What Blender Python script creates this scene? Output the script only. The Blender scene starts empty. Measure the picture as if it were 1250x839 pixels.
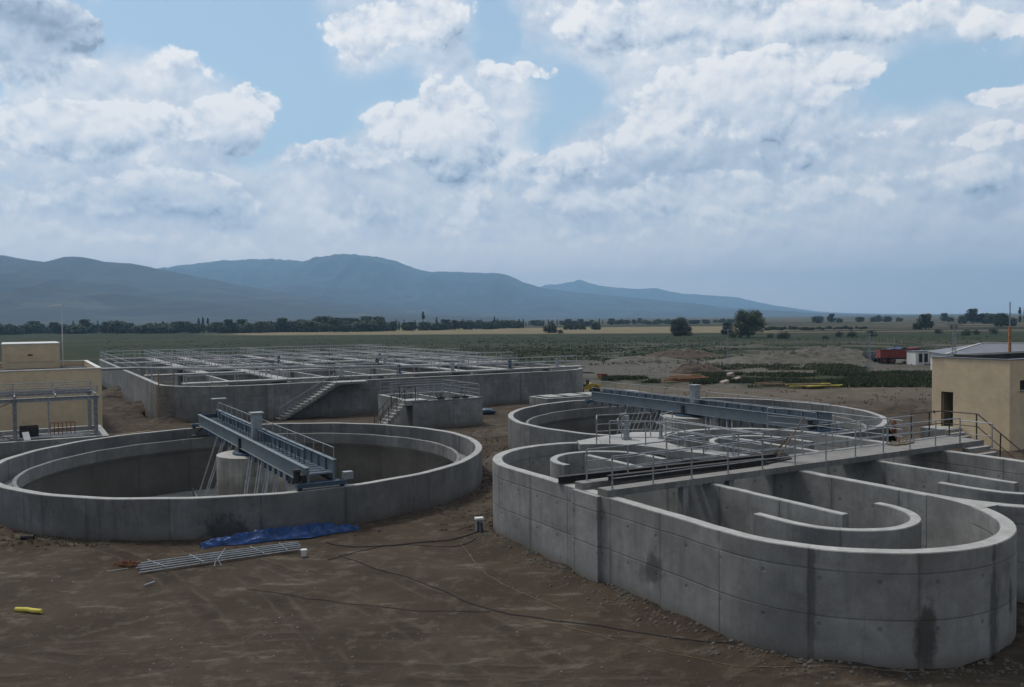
import bpy, math, random
from math import sin, cos, pi, radians, atan, atan2, sqrt, exp, floor
from mathutils import Vector, Matrix, noise as mn
random.seed(7)
scene = bpy.context.scene
C = scene.collection
PA = radians(30)                       # the plant is laid out on axes turned 30 degrees
PO = (-0.5, 31.0)
CAMH, F, YH, ROLL = 7.75, 1050.0, 388.0, -0.01
TH = atan((419.5 - YH) / F)

def P2W(x, y):                         # plant plan -> world plan
    return (PO[0] + x*cos(PA) - y*sin(PA), PO[1] + x*sin(PA) + y*cos(PA))
def G(px, py, z=0.0):                  # where a point of the survey photo meets height z
    u, v = (px-625)/F, (419.5-py)/F
    c, s = cos(ROLL), sin(ROLL); u, v = c*u - s*v, s*u + c*v
    dy = cos(TH)+v*sin(TH); dz = -sin(TH)+v*cos(TH); t = (z-CAMH)/dz
    return (u*t, dy*t)
def TZ(x, y):
    lx = (x-PO[0])*cos(PA)+(y-PO[1])*sin(PA); ly = -(x-PO[0])*sin(PA)+(y-PO[1])*cos(PA)
    d = math.hypot(lx-3.6, ly-min(max(ly, -11.85), -1.4))-4.08
    d2 = math.hypot(lx+5.4, ly-14.6)-11.0
    add = 0.0
    for q, a in ((d, .16), (d2, .12)):
        if -.5 < q < 3: add += a*exp(-(max(q, 0)/.55)**2)*(.55+.9*mn.noise(Vector((x*.9, y*.9, 14))))
    return add+.07*mn.noise(Vector((x*.25, y*.25, 0)))+.035*mn.noise(Vector((x*1.1, y*1.1, 4)))+.015*mn.noise(Vector((x*3.1, y*3.1, 8)))
def AT(px, Y):                         # plan point at depth Y along that column
    return ((px-625)/F*Y, Y)
def ZT(px, py, Y):                     # height seen at that row at depth Y
    return CAMH + (YH - (px-625)*0.0095 - py)/F*Y

# ------------------------------------------------------------------ node helper
class NT:
    def __init__(s, tree): s.t = tree; s.n = tree.nodes; s.l = tree.links
    def add(s, typ, **kw):
        n = s.n.new(typ)
        for k, v in kw.items(): setattr(n, k, v)
        return n
    def put(s, sock, v):
        if v is None: return
        if isinstance(v, bpy.types.NodeSocket): s.l.new(v, sock)
        elif isinstance(v, (tuple, list)):
            if sock.type == 'RGBA' and len(v) == 3: v = (*v, 1)
            sock.default_value = v
        else: sock.default_value = v
    def m(s, op, a, b=None, c=None, clamp=False):
        n = s.add('ShaderNodeMath', operation=op, use_clamp=clamp)
        for i, x in enumerate((a, b, c)):
            if x is not None: s.put(n.inputs[i], x)
        return n.outputs[0]
    def vm(s, op, a, b=None, out=0):
        n = s.add('ShaderNodeVectorMath', operation=op)
        s.put(n.inputs[0], a)
        if b is not None:
            s.put(n.inputs['Scale'] if op == 'SCALE' else n.inputs[1], b)
        return n.outputs[out]
    def xyz(s, x, y, z=0.0):
        n = s.add('ShaderNodeCombineXYZ')
        for i, v in enumerate((x, y, z)): s.put(n.inputs[i], v)
        return n.outputs[0]
    def sep(s, v):
        n = s.add('ShaderNodeSeparateXYZ'); s.put(n.inputs[0], v); return n.outputs
    def noise(s, vec, scale=1, detail=4, rough=0.5, lac=2.0, dist=0, col=False):
        n = s.add('ShaderNodeTexNoise'); s.put(n.inputs['Vector'], vec)
        n.inputs['Scale'].default_value = scale; n.inputs['Detail'].default_value = detail
        n.inputs['Roughness'].default_value = rough; n.inputs['Lacunarity'].default_value = lac
        n.inputs['Distortion'].default_value = dist
        return n.outputs['Color' if col else 'Fac']
    def vor(s, vec, scale=1, detail=0, rough=.5, feature='F1', out='Distance', rnd=1.0):
        n = s.add('ShaderNodeTexVoronoi', feature=feature); s.put(n.inputs['Vector'], vec)
        n.inputs['Scale'].default_value = scale
        if 'Detail' in n.inputs: n.inputs['Detail'].default_value = detail; n.inputs['Roughness'].default_value = rough
        n.inputs['Randomness'].default_value = rnd
        return n.outputs[out]
    def mr(s, v, a, b, c=0.0, d=1.0, smooth=True):
        n = s.add('ShaderNodeMapRange', interpolation_type='SMOOTHSTEP' if smooth else 'LINEAR')
        for i, x in enumerate((v, a, b, c, d)): s.put(n.inputs[i], x)
        return n.outputs[0]
    def mix(s, f, a, b, mode='MIX'):
        n = s.add('ShaderNodeMix', data_type='RGBA', blend_type=mode)
        s.put(n.inputs[0], f); s.put(n.inputs[6], a); s.put(n.inputs[7], b)
        return n.outputs[2]

def material(name):
    m = bpy.data.materials.new(name); m.use_nodes = True
    t = NT(m.node_tree); b = m.node_tree.nodes['Principled BSDF']
    return m, t, b

def plain(name, col, rough=.6, metal=0.0, var=.25, scale=3.0, bump=0.0, dirt=None):
    m, t, b = material(name)
    co = t.add('ShaderNodeTexCoord').outputs['Object']
    n1 = t.noise(co, scale, 6, .6)
    n2 = t.noise(co, scale*7, 4, .6)
    f = t.m('ADD', t.m('MULTIPLY', n1, .7), t.m('MULTIPLY', n2, .3))
    dk = tuple(c*(1-var) for c in col); lt = tuple(min(1, c*(1+var)) for c in col)
    c = t.mix(t.mr(f, .35, .65), dk, lt)
    if dirt:
        c = t.mix(t.m('MULTIPLY', t.mr(t.noise(co, scale*.7, 8, .7), .52, .68), .7), c, dirt)
    t.put(b.inputs['Base Color'], c)
    t.put(b.inputs['Roughness'], t.mr(n2, .3, .7, max(.05, rough-.1), min(1, rough+.12)))
    b.inputs['Metallic'].default_value = metal
    if bump:
        bp = t.add('ShaderNodeBump'); bp.inputs['Strength'].default_value = bump; bp.inputs['Distance'].default_value = .02
        t.put(bp.inputs['Height'], n2); t.l.new(bp.outputs[0], b.inputs['Normal'])
    return m

def concrete(name, base=(.20, .203, .205), panel=2.4, lifts=(2.13, 1.1), holes=True, stain=.5, streak=.5, marks=(), off=0.0, top_light=.75):
    """cast concrete on a wall whose UVs run in metres: along the wall, and height"""
    m, t, b = material(name)
    tc = t.add('ShaderNodeTexCoord')
    uv = tc.outputs['UV']; ob = tc.outputs['Object']
    u, v, _ = t.sep(uv)
    wob = t.noise(uv, .8, 2, .5)
    # panel tint
    pu = t.m('FLOOR', t.m('DIVIDE', t.m('ADD', u, off), max(panel, .1)))
    lv = None
    for z in lifts:
        g = t.m('GREATER_THAN', t.m('ADD', v, t.m('MULTIPLY', wob, .04)), z)
        lv = g if lv is None else t.m('ADD', lv, g)
    if lv is None: lv = 0.0
    wn = t.add('ShaderNodeTexWhiteNoise', noise_dimensions='2D'); t.put(wn.inputs['Vector'], t.xyz(pu, lv))
    tint = t.mr(wn.outputs['Value'], 0, 1, .86, 1.12, False)
    big = t.noise(ob, .45, 6, .62)
    mid = t.noise(ob, 2.4, 8, .68)
    fine = t.noise(ob, 22, 5, .7)
    col = t.mix(t.mr(big, .32, .68), tuple(c*.66 for c in base), tuple(c*1.25 for c in base))
    col = t.mix(t.mr(mid, .3, .72), t.mix(.5, col, tuple(c*.5 for c in base)), col)
    col = t.mix(1.0, col, t.xyz(tint, tint, tint), 'MULTIPLY')
    # rain streaks: stretched noise, stronger near the top of the wall
    st = t.noise(t.xyz(t.m('MULTIPLY', u, 3.2), t.m('MULTIPLY', v, .28)), 1.0, 5, .65)
    sm = t.m('MULTIPLY', t.mr(st, .5, .75), streak)
    col = t.mix(sm, col, (base[0]*.42, base[1]*.42, base[2]*.43))
    st2 = t.noise(t.xyz(t.m('MULTIPLY', u, 1.1), t.m('MULTIPLY', v, .35), 7.0), 1.0, 6, .7)
    col = t.mix(t.m('MULTIPLY', t.mr(st2, .52, .7), .35), col, (base[0]*1.55, base[1]*1.5, base[2]*1.45))
    bl = t.noise(t.xyz(u, v, 3.0), 1.1, 7, .72)
    col = t.mix(t.m('MULTIPLY', t.mr(bl, .56, .68), stain), col, (base[0]*.36, base[1]*.35, base[2]*.34))
    # earthy splash at the foot
    ft = t.m('MULTIPLY', t.mr(t.m('ADD', v, t.m('MULTIPLY', mid, -.5)), -.3, .25, 1, 0), .6)
    col = t.mix(ft, col, (.085, .066, .05))
    # joints
    h = 0.0
    if panel:
        fu = t.m('ABSOLUTE', t.m('SUBTRACT', t.m('FRACT', t.m('DIVIDE', t.m('ADD', t.m('ADD', u, off), t.m('MULTIPLY', wob, .02)), panel)), .5))
        jl = t.mr(fu, .5-.035/panel, .5-.008/panel)
        wid = t.m('MULTIPLY', t.mr(fu, .5-.16/panel, .5-.02/panel), t.mr(t.noise(t.xyz(u, t.m('MULTIPLY', v, .6)), .7, 3, .6), .45, .6))
        col = t.mix(t.m('MULTIPLY', wid, .55), col, tuple(c*.35 for c in base))
        j = jl
        for z in lifts:
            d = t.m('ABSOLUTE', t.m('SUBTRACT', t.m('ADD', v, t.m('MULTIPLY', wob, .04)), z))
            j = t.m('MAXIMUM', j, t.mr(d, .012, .03, .8, 0))
        col = t.mix(t.m('MULTIPLY', t.m('MULTIPLY', j, .6), t.mr(t.noise(uv, .9, 3, .6), .3, .6, .35, 1)), col, tuple(c*.3 for c in base))
        h = j
    if holes:
        hu = t.m('SUBTRACT', t.m('FRACT', t.m('ADD', t.m('DIVIDE', u, 1.2), .25)), .5)
        hv = t.m('SUBTRACT', t.m('FRACT', t.m('ADD', t.m('DIVIDE', v, 1.02), .62)), .5)
        dd = t.vm('LENGTH', t.xyz(t.m('MULTIPLY', hu, 1.2), t.m('MULTIPLY', hv, 1.02)), out=1)
        hm = t.mr(dd, .035, .065, 1, 0)
        col = t.mix(t.m('MULTIPLY', hm, .45), col, tuple(c*.25 for c in base))
        h = t.m('MAXIMUM', h, hm) if h else hm
    for (mu, mv, ru, rv, mc, ms) in marks:       # patches of their own: repairs, spills
        d = t.vm('LENGTH', t.xyz(t.m('DIVIDE', t.m('SUBTRACT', u, mu), ru), t.m('DIVIDE', t.m('SUBTRACT', v, mv), rv)), out=1)
        d = t.m('ADD', d, t.m('ADD', t.m('MULTIPLY', t.m('SUBTRACT', mid, .5), 1.9), t.m('MULTIPLY', t.m('SUBTRACT', st, .5), 1.2)))
        col = t.mix(t.m('MULTIPLY', t.mr(d, .45, 1.15, 1, 0), ms), col, mc)
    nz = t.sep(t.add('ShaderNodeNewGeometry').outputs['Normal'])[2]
    col = t.mix(t.m('MULTIPLY', t.mr(nz, .8, .95), top_light), col, t.mix(t.mr(mid, .3, .7), (.34, .335, .325), (.50, .495, .48)))  # upward faces paler: skylight on the tops painted into the colour
    col = t.mix(t.m('MULTIPLY', t.mr(fine, .35, .7), .22), col, tuple(c*.5 for c in base))
    t.put(b.inputs['Base Color'], col)
    b.inputs['Roughness'].default_value = .88
    hh = t.m('ADD', t.m('MULTIPLY', fine, .25), t.m('MULTIPLY', mid, .5))
    if not isinstance(h, float): hh = t.m('SUBTRACT', hh, h)
    bp = t.add('ShaderNodeBump'); bp.inputs['Strength'].default_value = .45; bp.inputs['Distance'].default_value = .02
    t.put(bp.inputs['Height'], hh); t.l.new(bp.outputs[0], b.inputs['Normal'])
    return m

M = {}
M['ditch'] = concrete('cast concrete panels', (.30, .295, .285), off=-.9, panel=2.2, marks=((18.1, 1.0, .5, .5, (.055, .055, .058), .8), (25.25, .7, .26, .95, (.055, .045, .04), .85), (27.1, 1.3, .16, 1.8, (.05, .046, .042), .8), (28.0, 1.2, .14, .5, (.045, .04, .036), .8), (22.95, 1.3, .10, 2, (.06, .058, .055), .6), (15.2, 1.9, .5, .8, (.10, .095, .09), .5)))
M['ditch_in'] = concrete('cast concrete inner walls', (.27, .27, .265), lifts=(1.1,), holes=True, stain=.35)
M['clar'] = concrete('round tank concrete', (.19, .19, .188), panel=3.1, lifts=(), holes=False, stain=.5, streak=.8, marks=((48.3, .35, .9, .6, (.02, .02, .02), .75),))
M['launder'] = concrete('channel concrete', (.19, .19, .188), panel=3.1, lifts=(), holes=False, stain=.5, streak=.5, top_light=.15)
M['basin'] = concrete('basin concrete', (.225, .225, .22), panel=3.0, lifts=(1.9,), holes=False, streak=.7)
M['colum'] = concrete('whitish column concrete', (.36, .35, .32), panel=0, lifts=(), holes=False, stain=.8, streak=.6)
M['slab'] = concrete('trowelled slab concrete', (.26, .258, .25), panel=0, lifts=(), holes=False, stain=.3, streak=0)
M['deck'] = concrete('walkway concrete', (.20, .198, .19), panel=0, lifts=(), holes=False, stain=.5, streak=0, top_light=.35)
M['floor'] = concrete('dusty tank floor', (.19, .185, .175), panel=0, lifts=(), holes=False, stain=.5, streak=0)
M['galv'] = plain('galvanised steel', (.30, .31, .325), .5, .55, .25, 6)
M['galvf'] = plain('dull galvanised railing', (.38, .39, .40), .6, .4, .25, 6)
M['galvd'] = plain('dull grey steel', (.30, .32, .34), .5, .4, .2, 4)
M['blue'] = plain('blue grey painted steel', (.135, .165, .19), .55, .1, .12, 1.5, dirt=(.09, .11, .125))
M['bluedk'] = plain('dark blue painted steel', (.05, .085, .13), .5, .1, .2, 2)
M['black'] = plain('black rubber', (.018, .018, .02), .7)
M['wood'] = plain('weathered timber', (.20, .14, .085), .8, 0, .4, 5, .4)
M['woodd'] = plain('dark wet timber', (.035, .03, .03), .75, 0, .4, 5, .4)
M['rust'] = plain('rusty steel', (.16, .06, .03), .85, 0, .4, 6)
M['beige'] = plain('beige insulation render', (.60, .475, .315), .85, 0, .09, 1.2, .4, dirt=(.50, .39, .26))
M['white'] = plain('white paint', (.62, .62, .60), .6, 0, .1, 1.5, dirt=(.4, .39, .36))
M['roofdk'] = plain('dark roofing felt', (.035, .032, .033), .9, 0, .4, .8)
M['roofpk'] = plain('dusty pink roof screed', (.30, .24, .22), .9, 0, .2, .8)
M['roofgr'] = plain('grey sheet roof', (.15, .16, .185), .6, 0, .12, 1)
M['brownst'] = plain('brown painted steel', (.05, .035, .025), .5, .2, .2, 3)
M['tarp'] = plain('blue plastic tarpaulin', (.008, .055, .20), .4, 0, .4, 4, dirt=(.035, .07, .14))
M['yellow'] = plain('yellow paint', (.45, .30, .03), .5, 0, .2, 3, dirt=(.2, .13, .04))
M['foam'] = plain('yellow foam', (.55, .47, .08), .8, 0, .2, 5)
M['red'] = plain('red paint', (.22, .03, .022), .5, 0, .2, 2, dirt=(.14, .04, .03))
M['glass'] = plain('dark window glass', (.02, .025, .03), .12)
M['bluep'] = plain('blue paint', (.03, .06, .19), .6)
M['orange'] = plain('orange paint', (.36, .16, .06), .7)
M['stone'] = plain('broken stone', (.10, .09, .078), .9, 0, .35, 6)
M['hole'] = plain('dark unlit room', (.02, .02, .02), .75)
M['mound'] = plain('dug earth', (.058, .040, .028), .95, 0, .45, 1.6, 1.0, dirt=(.09, .072, .052))
M['gmound'] = plain('grey gravel spoil', (.095, .086, .072), .95, 0, .3, .8, .6, dirt=(.035, .042, .02))

# ------------------------------------------------------------------ mesh helper
class MB:
    def __init__(s): s.v = []; s.f = []; s.uv = {}
    def add(s, vs, fs, uvs=None):
        o = len(s.v); s.v += [tuple(v) for v in vs]
        for i, f in enumerate(fs):
            if uvs: s.uv[len(s.f)] = uvs[i]
            s.f.append(tuple(o+k for k in f))
        return s
    def box(s, x0, y0, z0, x1, y1, z1):
        vs = [(x, y, z) for z in (z0, z1) for y in (y0, y1) for x in (x0, x1)]
        fs = [(0, 2, 3, 1), (4, 5, 7, 6), (0, 1, 5, 4), (2, 6, 7, 3), (0, 4, 6, 2), (1, 3, 7, 5)]
        def uv(f):
            n = [vs[k] for k in f]
            ax = [max(p[i] for p in n)-min(p[i] for p in n) for i in range(3)]
            k = ax.index(min(ax))
            return [((p[1], p[2]) if k == 0 else (p[0], p[2]) if k == 1 else (p[0], p[1])) for p in n]
        return s.add(vs, fs, [uv(f) for f in fs])
    def tube(s, pts, r, n=6, r2=None, cap=True):
        pts = [Vector(p) for p in pts]; rings = []
        for i, p in enumerate(pts):
            d = (pts[min(i+1, len(pts)-1)] - pts[max(i-1, 0)]).normalized()
            a = Vector((0, 0, 1)) if abs(d.z) < .9 else Vector((1, 0, 0))
            x = d.cross(a).normalized(); y = d.cross(x)
            rr = r if r2 is None else r + (r2-r)*i/(len(pts)-1)
            rings.append([p + x*rr*cos(2*pi*k/n) + y*rr*sin(2*pi*k/n) for k in range(n)])
        vs = [q for R in rings for q in R]; fs = []
        for i in range(len(pts)-1):
            for k in range(n):
                fs.append((i*n+k, i*n+(k+1) % n, (i+1)*n+(k+1) % n, (i+1)*n+k))
        if cap:
            fs.append(tuple(range(n))[::-1]); fs.append(tuple((len(pts)-1)*n+k for k in range(n)))
        return s.add(vs, fs)
    def beam(s, a, b, w, h):                # rectangular bar between two points
        a, b = Vector(a), Vector(b); d = (b-a).normalized()
        up = Vector((0, 0, 1)) if abs(d.z) < .95 else Vector((0, 1, 0))
        x = d.cross(up).normalized()*w/2; y = x.cross(d).normalized()*h/2
        vs = [p+sx*x+sy*y for p in (a, b) for sx, sy in ((-1, -1), (1, -1), (1, 1), (-1, 1))]
        return s.add(vs, [(0, 1, 2, 3), (7, 6, 5, 4), (0, 4, 5, 1), (1, 5, 6, 2), (2, 6, 7, 3), (3, 7, 4, 0)])
    def cyl(s, c, r, z0, z1, n=32, r1=None):
        r1 = r if r1 is None else r1
        vs = [(c[0]+r*cos(2*pi*k/n), c[1]+r*sin(2*pi*k/n), z0) for k in range(n)] + [(c[0]+r1*cos(2*pi*k/n), c[1]+r1*sin(2*pi*k/n), z1) for k in range(n)]
        fs = [(k, (k+1) % n, n+(k+1) % n, n+k) for k in range(n)]
        uvs = [[(2*pi*r*k/n, z0), (2*pi*r*(k+1)/n, z0), (2*pi*r*(k+1)/n, z1), (2*pi*r*k/n, z1)] for k in range(n)]
        fs += [tuple(range(n))[::-1], tuple(range(n, 2*n))]
        uvs += [[vs[k][:2] for k in range(n)][::-1], [vs[k][:2] for k in range(n, 2*n)]]
        return s.add(vs, fs, uvs)
    def wall(s, path, t, z0, z1, closed=False, wob=.006, zt=None):
        """a cast wall of thickness t centred on the path, UVs in metres"""
        P = [Vector(p[:2]) for p in path]; n = len(P); L = []; R = []; S = [0]
        for i in range(n):
            a = P[(i-1) % n] if (closed or i > 0) else None
            b = P[(i+1) % n] if (closed or i < n-1) else None
            d1 = (P[i]-a).normalized() if a is not None else None
            d2 = (b-P[i]).normalized() if b is not None else None
            if d1 is None: d1 = d2
            if d2 is None: d2 = d1
            nn = (Vector((-d1.y, d1.x))+Vector((-d2.y, d2.x))).normalized()
            k = t/2/max(.35, nn.dot(Vector((-d1.y, d1.x))))
            L.append(P[i]+nn*k); R.append(P[i]-nn*k)
            if i: S.append(S[-1]+(P[i]-P[i-1]).length)
        if closed: S.append(S[-1]+(P[0]-P[-1]).length)
        vs = []
        c = min(.02, t*.1)
        for i in range(n):
            dz = wob*(mn.noise(Vector((P[i].x*1.3, P[i].y*1.3, 3.1)))*2)
            ld = (L[i]-R[i]).normalized()*c
            vs += [(L[i].x, L[i].y, z0), (L[i].x, L[i].y, z1+dz-c), (L[i].x-ld.x, L[i].y-ld.y, z1+dz),
                   (R[i].x+ld.x, R[i].y+ld.y, z1+dz), (R[i].x, R[i].y, z1+dz-c), (R[i].x, R[i].y, z0)]
        fs = []; uvs = []
        m = n if closed else n-1
        zz = [z0, z1-c, z1, z1+t, z1+t, z0]
        for i in range(m):
            j = (i+1) % n
            for k in range(5):
                fs.append((i*6+k, i*6+k+1, j*6+k+1, j*6+k))
                a, b = zz[k], zz[k+1]
                if k == 3: a, b = z1-c, z1-c
                if k == 4: a, b = z1-c, z0
                if k == 2: a, b = z1+.6, z1+.6+t
                uvs.append([(S[i], a), (S[i], b), (S[i+1], b), (S[i+1], a)])
        if not closed:
            fs += [(0, 5, 4, 3, 2, 1), tuple(6*(n-1)+k for k in range(6))]
            e = [(0, z0), (0, z1-c), (.02, z1), (t-.02, z1), (t, z1-c), (t, z0)]
            uvs += [[e[0], e[5], e[4], e[3], e[2], e[1]], e]
        return s.add(vs, fs, uvs)
    def prism(s, poly, z0, z1):
        n = len(poly); vs = [(p[0], p[1], z0) for p in poly]+[(p[0], p[1], z1) for p in poly]
        fs = [tuple(range(n))[::-1], tuple(range(n, 2*n))]; uvs = [[vs[k][:2] for k in range(n)][::-1], [vs[k][:2] for k in range(n)]]
        for k in range(n):
            j = (k+1) % n; fs.append((k, j, n+j, n+k)); l = (Vector(poly[j])-Vector(poly[k])).length
            uvs.append([(0, z0), (l, z0), (l, z1), (0, z1)])
        return s.add(vs, fs, uvs)
    def build(s, name, mat, parent=None, off=None, smooth=False):
        me = bpy.data.meshes.new(name)
        off = off if off is not None else (parent['_off'] if parent is not None and '_off' in parent else (0, 0, 0))
        me.from_pydata([(a-off[0], b-off[1], c-off[2]) for a, b, c in s.v], [], s.f)
        if s.uv:
            ul = me.uv_layers.new(name='UVMap'); li = 0; data = []
            for i, f in enumerate(s.f):
                u = s.uv.get(i)
                for k in range(len(f)): data += list(u[k][:2]) if u else [0, 0]
            ul.data.foreach_set('uv', data)
        me.validate(); me.update()
        me.materials.append(mat)
        if smooth: me.polygons.foreach_set('use_smooth', [True]*len(me.polygons))
        o = bpy.data.objects.new(name, me); C.objects.link(o)
        if parent is not None: o.parent = parent
        return o

def tag(o, label, cat, group=None):
    o['label'] = label; o['category'] = cat
    if group: o['group'] = group
    return o
def plant(name, label, cat, x, y, z=0.0, group=None):      # a thing on the plant axes
    o = bpy.data.objects.new(name, None); C.objects.link(o); o.empty_display_size = .3
    w = P2W(x, y); o.location = (w[0], w[1], z); o.rotation_euler = (0, 0, PA); o['_off'] = (x, y, z)
    return tag(o, label, cat, group)
def free(name, label, cat, x, y, z=0.0, rz=0.0, group=None):   # a thing anywhere, parts in its own axes
    o = bpy.data.objects.new(name, None); C.objects.link(o); o.empty_display_size = .3
    o.location = (x, y, z); o.rotation_euler = (0, 0, rz); o['_off'] = (0, 0, 0)
    return tag(o, label, cat, group)
def sub(parent):                       # pass a part's frame on for its sub-parts
    parent['_off'] = parent.parent['_off'] if parent.parent else (0, 0, 0)
    return parent
def dup(o, loc=None, rz=None, scale=None, label=None, parent=None):
    c = o.copy(); C.objects.link(c)
    if parent is not None: c.parent = parent
    if loc is not None: c.location = loc
    if rz is not None: c.rotation_euler = (0, 0, rz)
    if scale is not None: c.scale = scale
    if label: c['label'] = label
    for ch in [k for k in bpy.data.objects if k.parent == o]: dup(ch, parent=c)
    return c
def arc(cx, cy, r, a0, a1, n=40):
    return [(cx+r*cos(radians(a0+(a1-a0)*i/n)), cy+r*sin(radians(a0+(a1-a0)*i/n))) for i in range(n+1)]
def seg(a, b, step=.6):
    n = max(1, int(math.dist(a, b)/step)); return [(a[0]+(b[0]-a[0])*i/n, a[1]+(b[1]-a[1])*i/n) for i in range(n+1)]
def railing(parent, pts, z, h=1.0, gap=1.5, mat=None, rails=(1.0, .62, .32), r=.022, split=True, zs=None, name='railing', knee=True):
    """posts and rails along a plan path; split=True makes every post a sub-part"""
    mat = mat or M['galv']
    P = [Vector((p[0], p[1], (zs[i] if zs else z))) for i, p in enumerate(pts)]
    S = [0]
    for a, b in zip(P, P[1:]): S.append(S[-1]+(b-a).length)
    def at(s):
        for i in range(len(P)-1):
            if s <= S[i+1]+1e-6: return P[i].lerp(P[i+1], (s-S[i])/max(1e-6, S[i+1]-S[i]))
        return P[-1].copy()
    n = max(1, round(S[-1]/gap))
    dense = sorted(set(list(S)+[S[-1]*k/n for k in range(n+1)]))
    rb = MB()
    for k, f in enumerate(rails):
        rb.tube([at(s)+Vector((0, 0, h*f+.006*sin(s*2.1+k))) for s in dense], r if k == 0 else r*.75, 6)
    if not split:
        for k in range(n+1):
            p = at(S[-1]*k/n); rb.tube([p, p+Vector((0, 0, h))], r*1.1, 5)
        return rb.build(name, mat, parent)
    o = rb.build(name, mat, parent); sub(o)
    for k in range(n+1):
        p = at(S[-1]*k/n); lean = Vector((random.uniform(-.012, .012), random.uniform(-.012, .012), 0))
        b = MB(); b.tube([p, p+Vector((0, 0, h))+lean], r*1.15, 6)
        b.box(p.x-.06, p.y-.06, p.z, p.x+.06, p.y+.06, p.z+.012)
        b.build('post', mat, o)
    return o

exec_parts = []
# ================================================================== oxidation ditch
ZD = 2.57
CX1, CX2, YL, YR, RC = 3.6, 11.4, -1.4, -11.85, 3.9
ditch = plant('oxidation_ditch', 'large pale concrete double racetrack tank in the right foreground with curved guide walls and walkway', 'tank', 7.5, -6.5)
def loop(cx):                          # closed racetrack, left end up, right end down
    return arc(cx, YL, RC, 0, 180, 48)[:-1]+seg((cx-RC, YL), (cx-RC, YR))[:-1]+arc(cx, YR, RC, 180, 360, 48)[:-1]+seg((cx+RC, YR), (cx+RC, YL))[:-1]
ow = MB()
# the outer wall of loop one, starting where it leaves the shared wall
p1 = arc(CX1, YL, RC, 28, 180, 44)[:-1]+seg((CX1-RC, YL), (CX1-RC, YR))[:-1]+arc(CX1, YR, RC, 180, 335, 44)
ow.wall(p1, .36, -.35, ZD)
ow.build('outer_wall', M['ditch'], ditch)
p2 = arc(CX2, YL, RC, 152, 0, 44)[:-1]+seg((CX2+RC, YL), (CX2+RC, YR))[:-1]+arc(CX2, YR, RC, 0, -155, 44)
MB().wall(p2, .36, -.35, ZD).build('outer_wall', M['ditch'], ditch)
MB().wall(seg((7.5, YL-.0), (7.5, YR+.0)), .34, -1.6, ZD-.003).build('shared_wall', M['ditch_in'], ditch)
# solid gussets where the two rounded ends meet the shared wall
def gusset(sy, yb, far, z0, z1, name, mat):
    a = arc(CX1, yb, RC-.16, 0, sy*far, 14); b = arc(CX2, yb, RC-.16, 180, 180-sy*far, 14)
    MB().prism(([*a, *b[::-1]] if sy > 0 else [*a, *b[::-1]][::-1]), z0, z1).build(name, mat, ditch)
gusset(-1, YR, 29, -.35, ZD+.004, 'gusset', M['slab'])
inn = RC-.18
for cx in (CX1, CX2):
    MB().wall(seg((cx, YL+1.0+.0), (cx, YR-.25)), .25, -1.6, ZD-.03).build('dividing_wall', M['ditch_in'], ditch)
    far = [(cx+1.85, YL-1.3)] + arc(cx, YL-.05, 1.85, 0, 180, 28) + [(cx-1.85, YL-.4)]
    MB().wall(far, .27, -1.6, ZD-.05).build('guide_wall', M['ditch_in'], ditch)
    near = [(cx-1.85, YR+1.05), (cx-1.85, YR+.5)] + arc(cx, YR-.02, 1.85, 180, 360, 28) + [(cx+1.85, YR+.2)]
    MB().wall(near, .27, -1.6, ZD-.03).build('guide_wall', M['ditch_in'], ditch)
    lp = arc(cx, YL, RC, 0, 180, 24)+arc(cx, YR, RC, 180, 360, 24)
    MB().prism(lp, -1.8, -1.35).build('floor', M['floor'], ditch)
    # lining of the outer wall below ground
    MB().wall(loop(cx), .30, -1.6, -.2, True).build('footing', M['ditch_in'], ditch)
# gusset slab between the left ends, with thick lip
sl = arc(CX1, YL, RC-.9, 72, 2, 18) + [(7.35, YL-2.8), (8.25, YL-2.8)] + arc(CX2, YL, RC-.05, 186, 108, 22) + [(8.6, 3.2), (6.2, 2.75), (5.0, 2.35)]
MB().prism(sl, ZD-.22, ZD+.05).build('platform_slab', M['slab'], ditch)
# pilaster on the near long wall under the walkway
MB().box(-.62, -6.9, -.3, -.46, -5.6, ZD-.02).build('pilaster', M['ditch'], ditch)
# walkway
wk = MB(); wk.box(-.47, -7.22, ZD+.006, 17.75, -6.72, ZD+.2); wk.build('walkway_beam', M['deck'], ditch)
wk = MB(); wk.box(-.47, -5.95, ZD+.006, 6.6, -5.55, ZD+.2); wk.build('walkway_beam', M['deck'], ditch)
wk = MB(); wk.box(6.6, -6.718, ZD+.012, 17.75, -5.55, ZD+.192); wk.build('walkway_deck', M['deck'], ditch)
for xx in (2.4, 4.3):
    MB().box(xx, -7.15, -1.35, xx+.22, -6.93, ZD+.004).build('pillar', M['ditch_in'], ditch)
zw = ZD+.2
railing(ditch, [(-.25, -7.14), (16.3, -7.14)], zw, .95, 1.5)
railing(ditch, [(-.1, -5.65), (15.6, -5.65)], zw, .95, 1.6)
railing(ditch, [(5.1, 1.1), (6.0, 2.35), (8.4, 1.75)], ZD+.05, 1.0, 1.3)
railing(ditch, [(5.5, .75), (7.25, -.6), (7.45, -2.0), (7.5, -5.5)], ZD+.05, .95, 1.5)
railing(ditch, [(9.9, 2.1), (8.55, 1.3), (7.95, 0.2), (7.75, -1.3), (7.72, -5.3)], ZD+.05, .95, 1.4)
railing(ditch, [(15.3, -5.4), (15.3, -1.4), (14.6, 1.0)], ZD, .95, 1.6)
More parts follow.
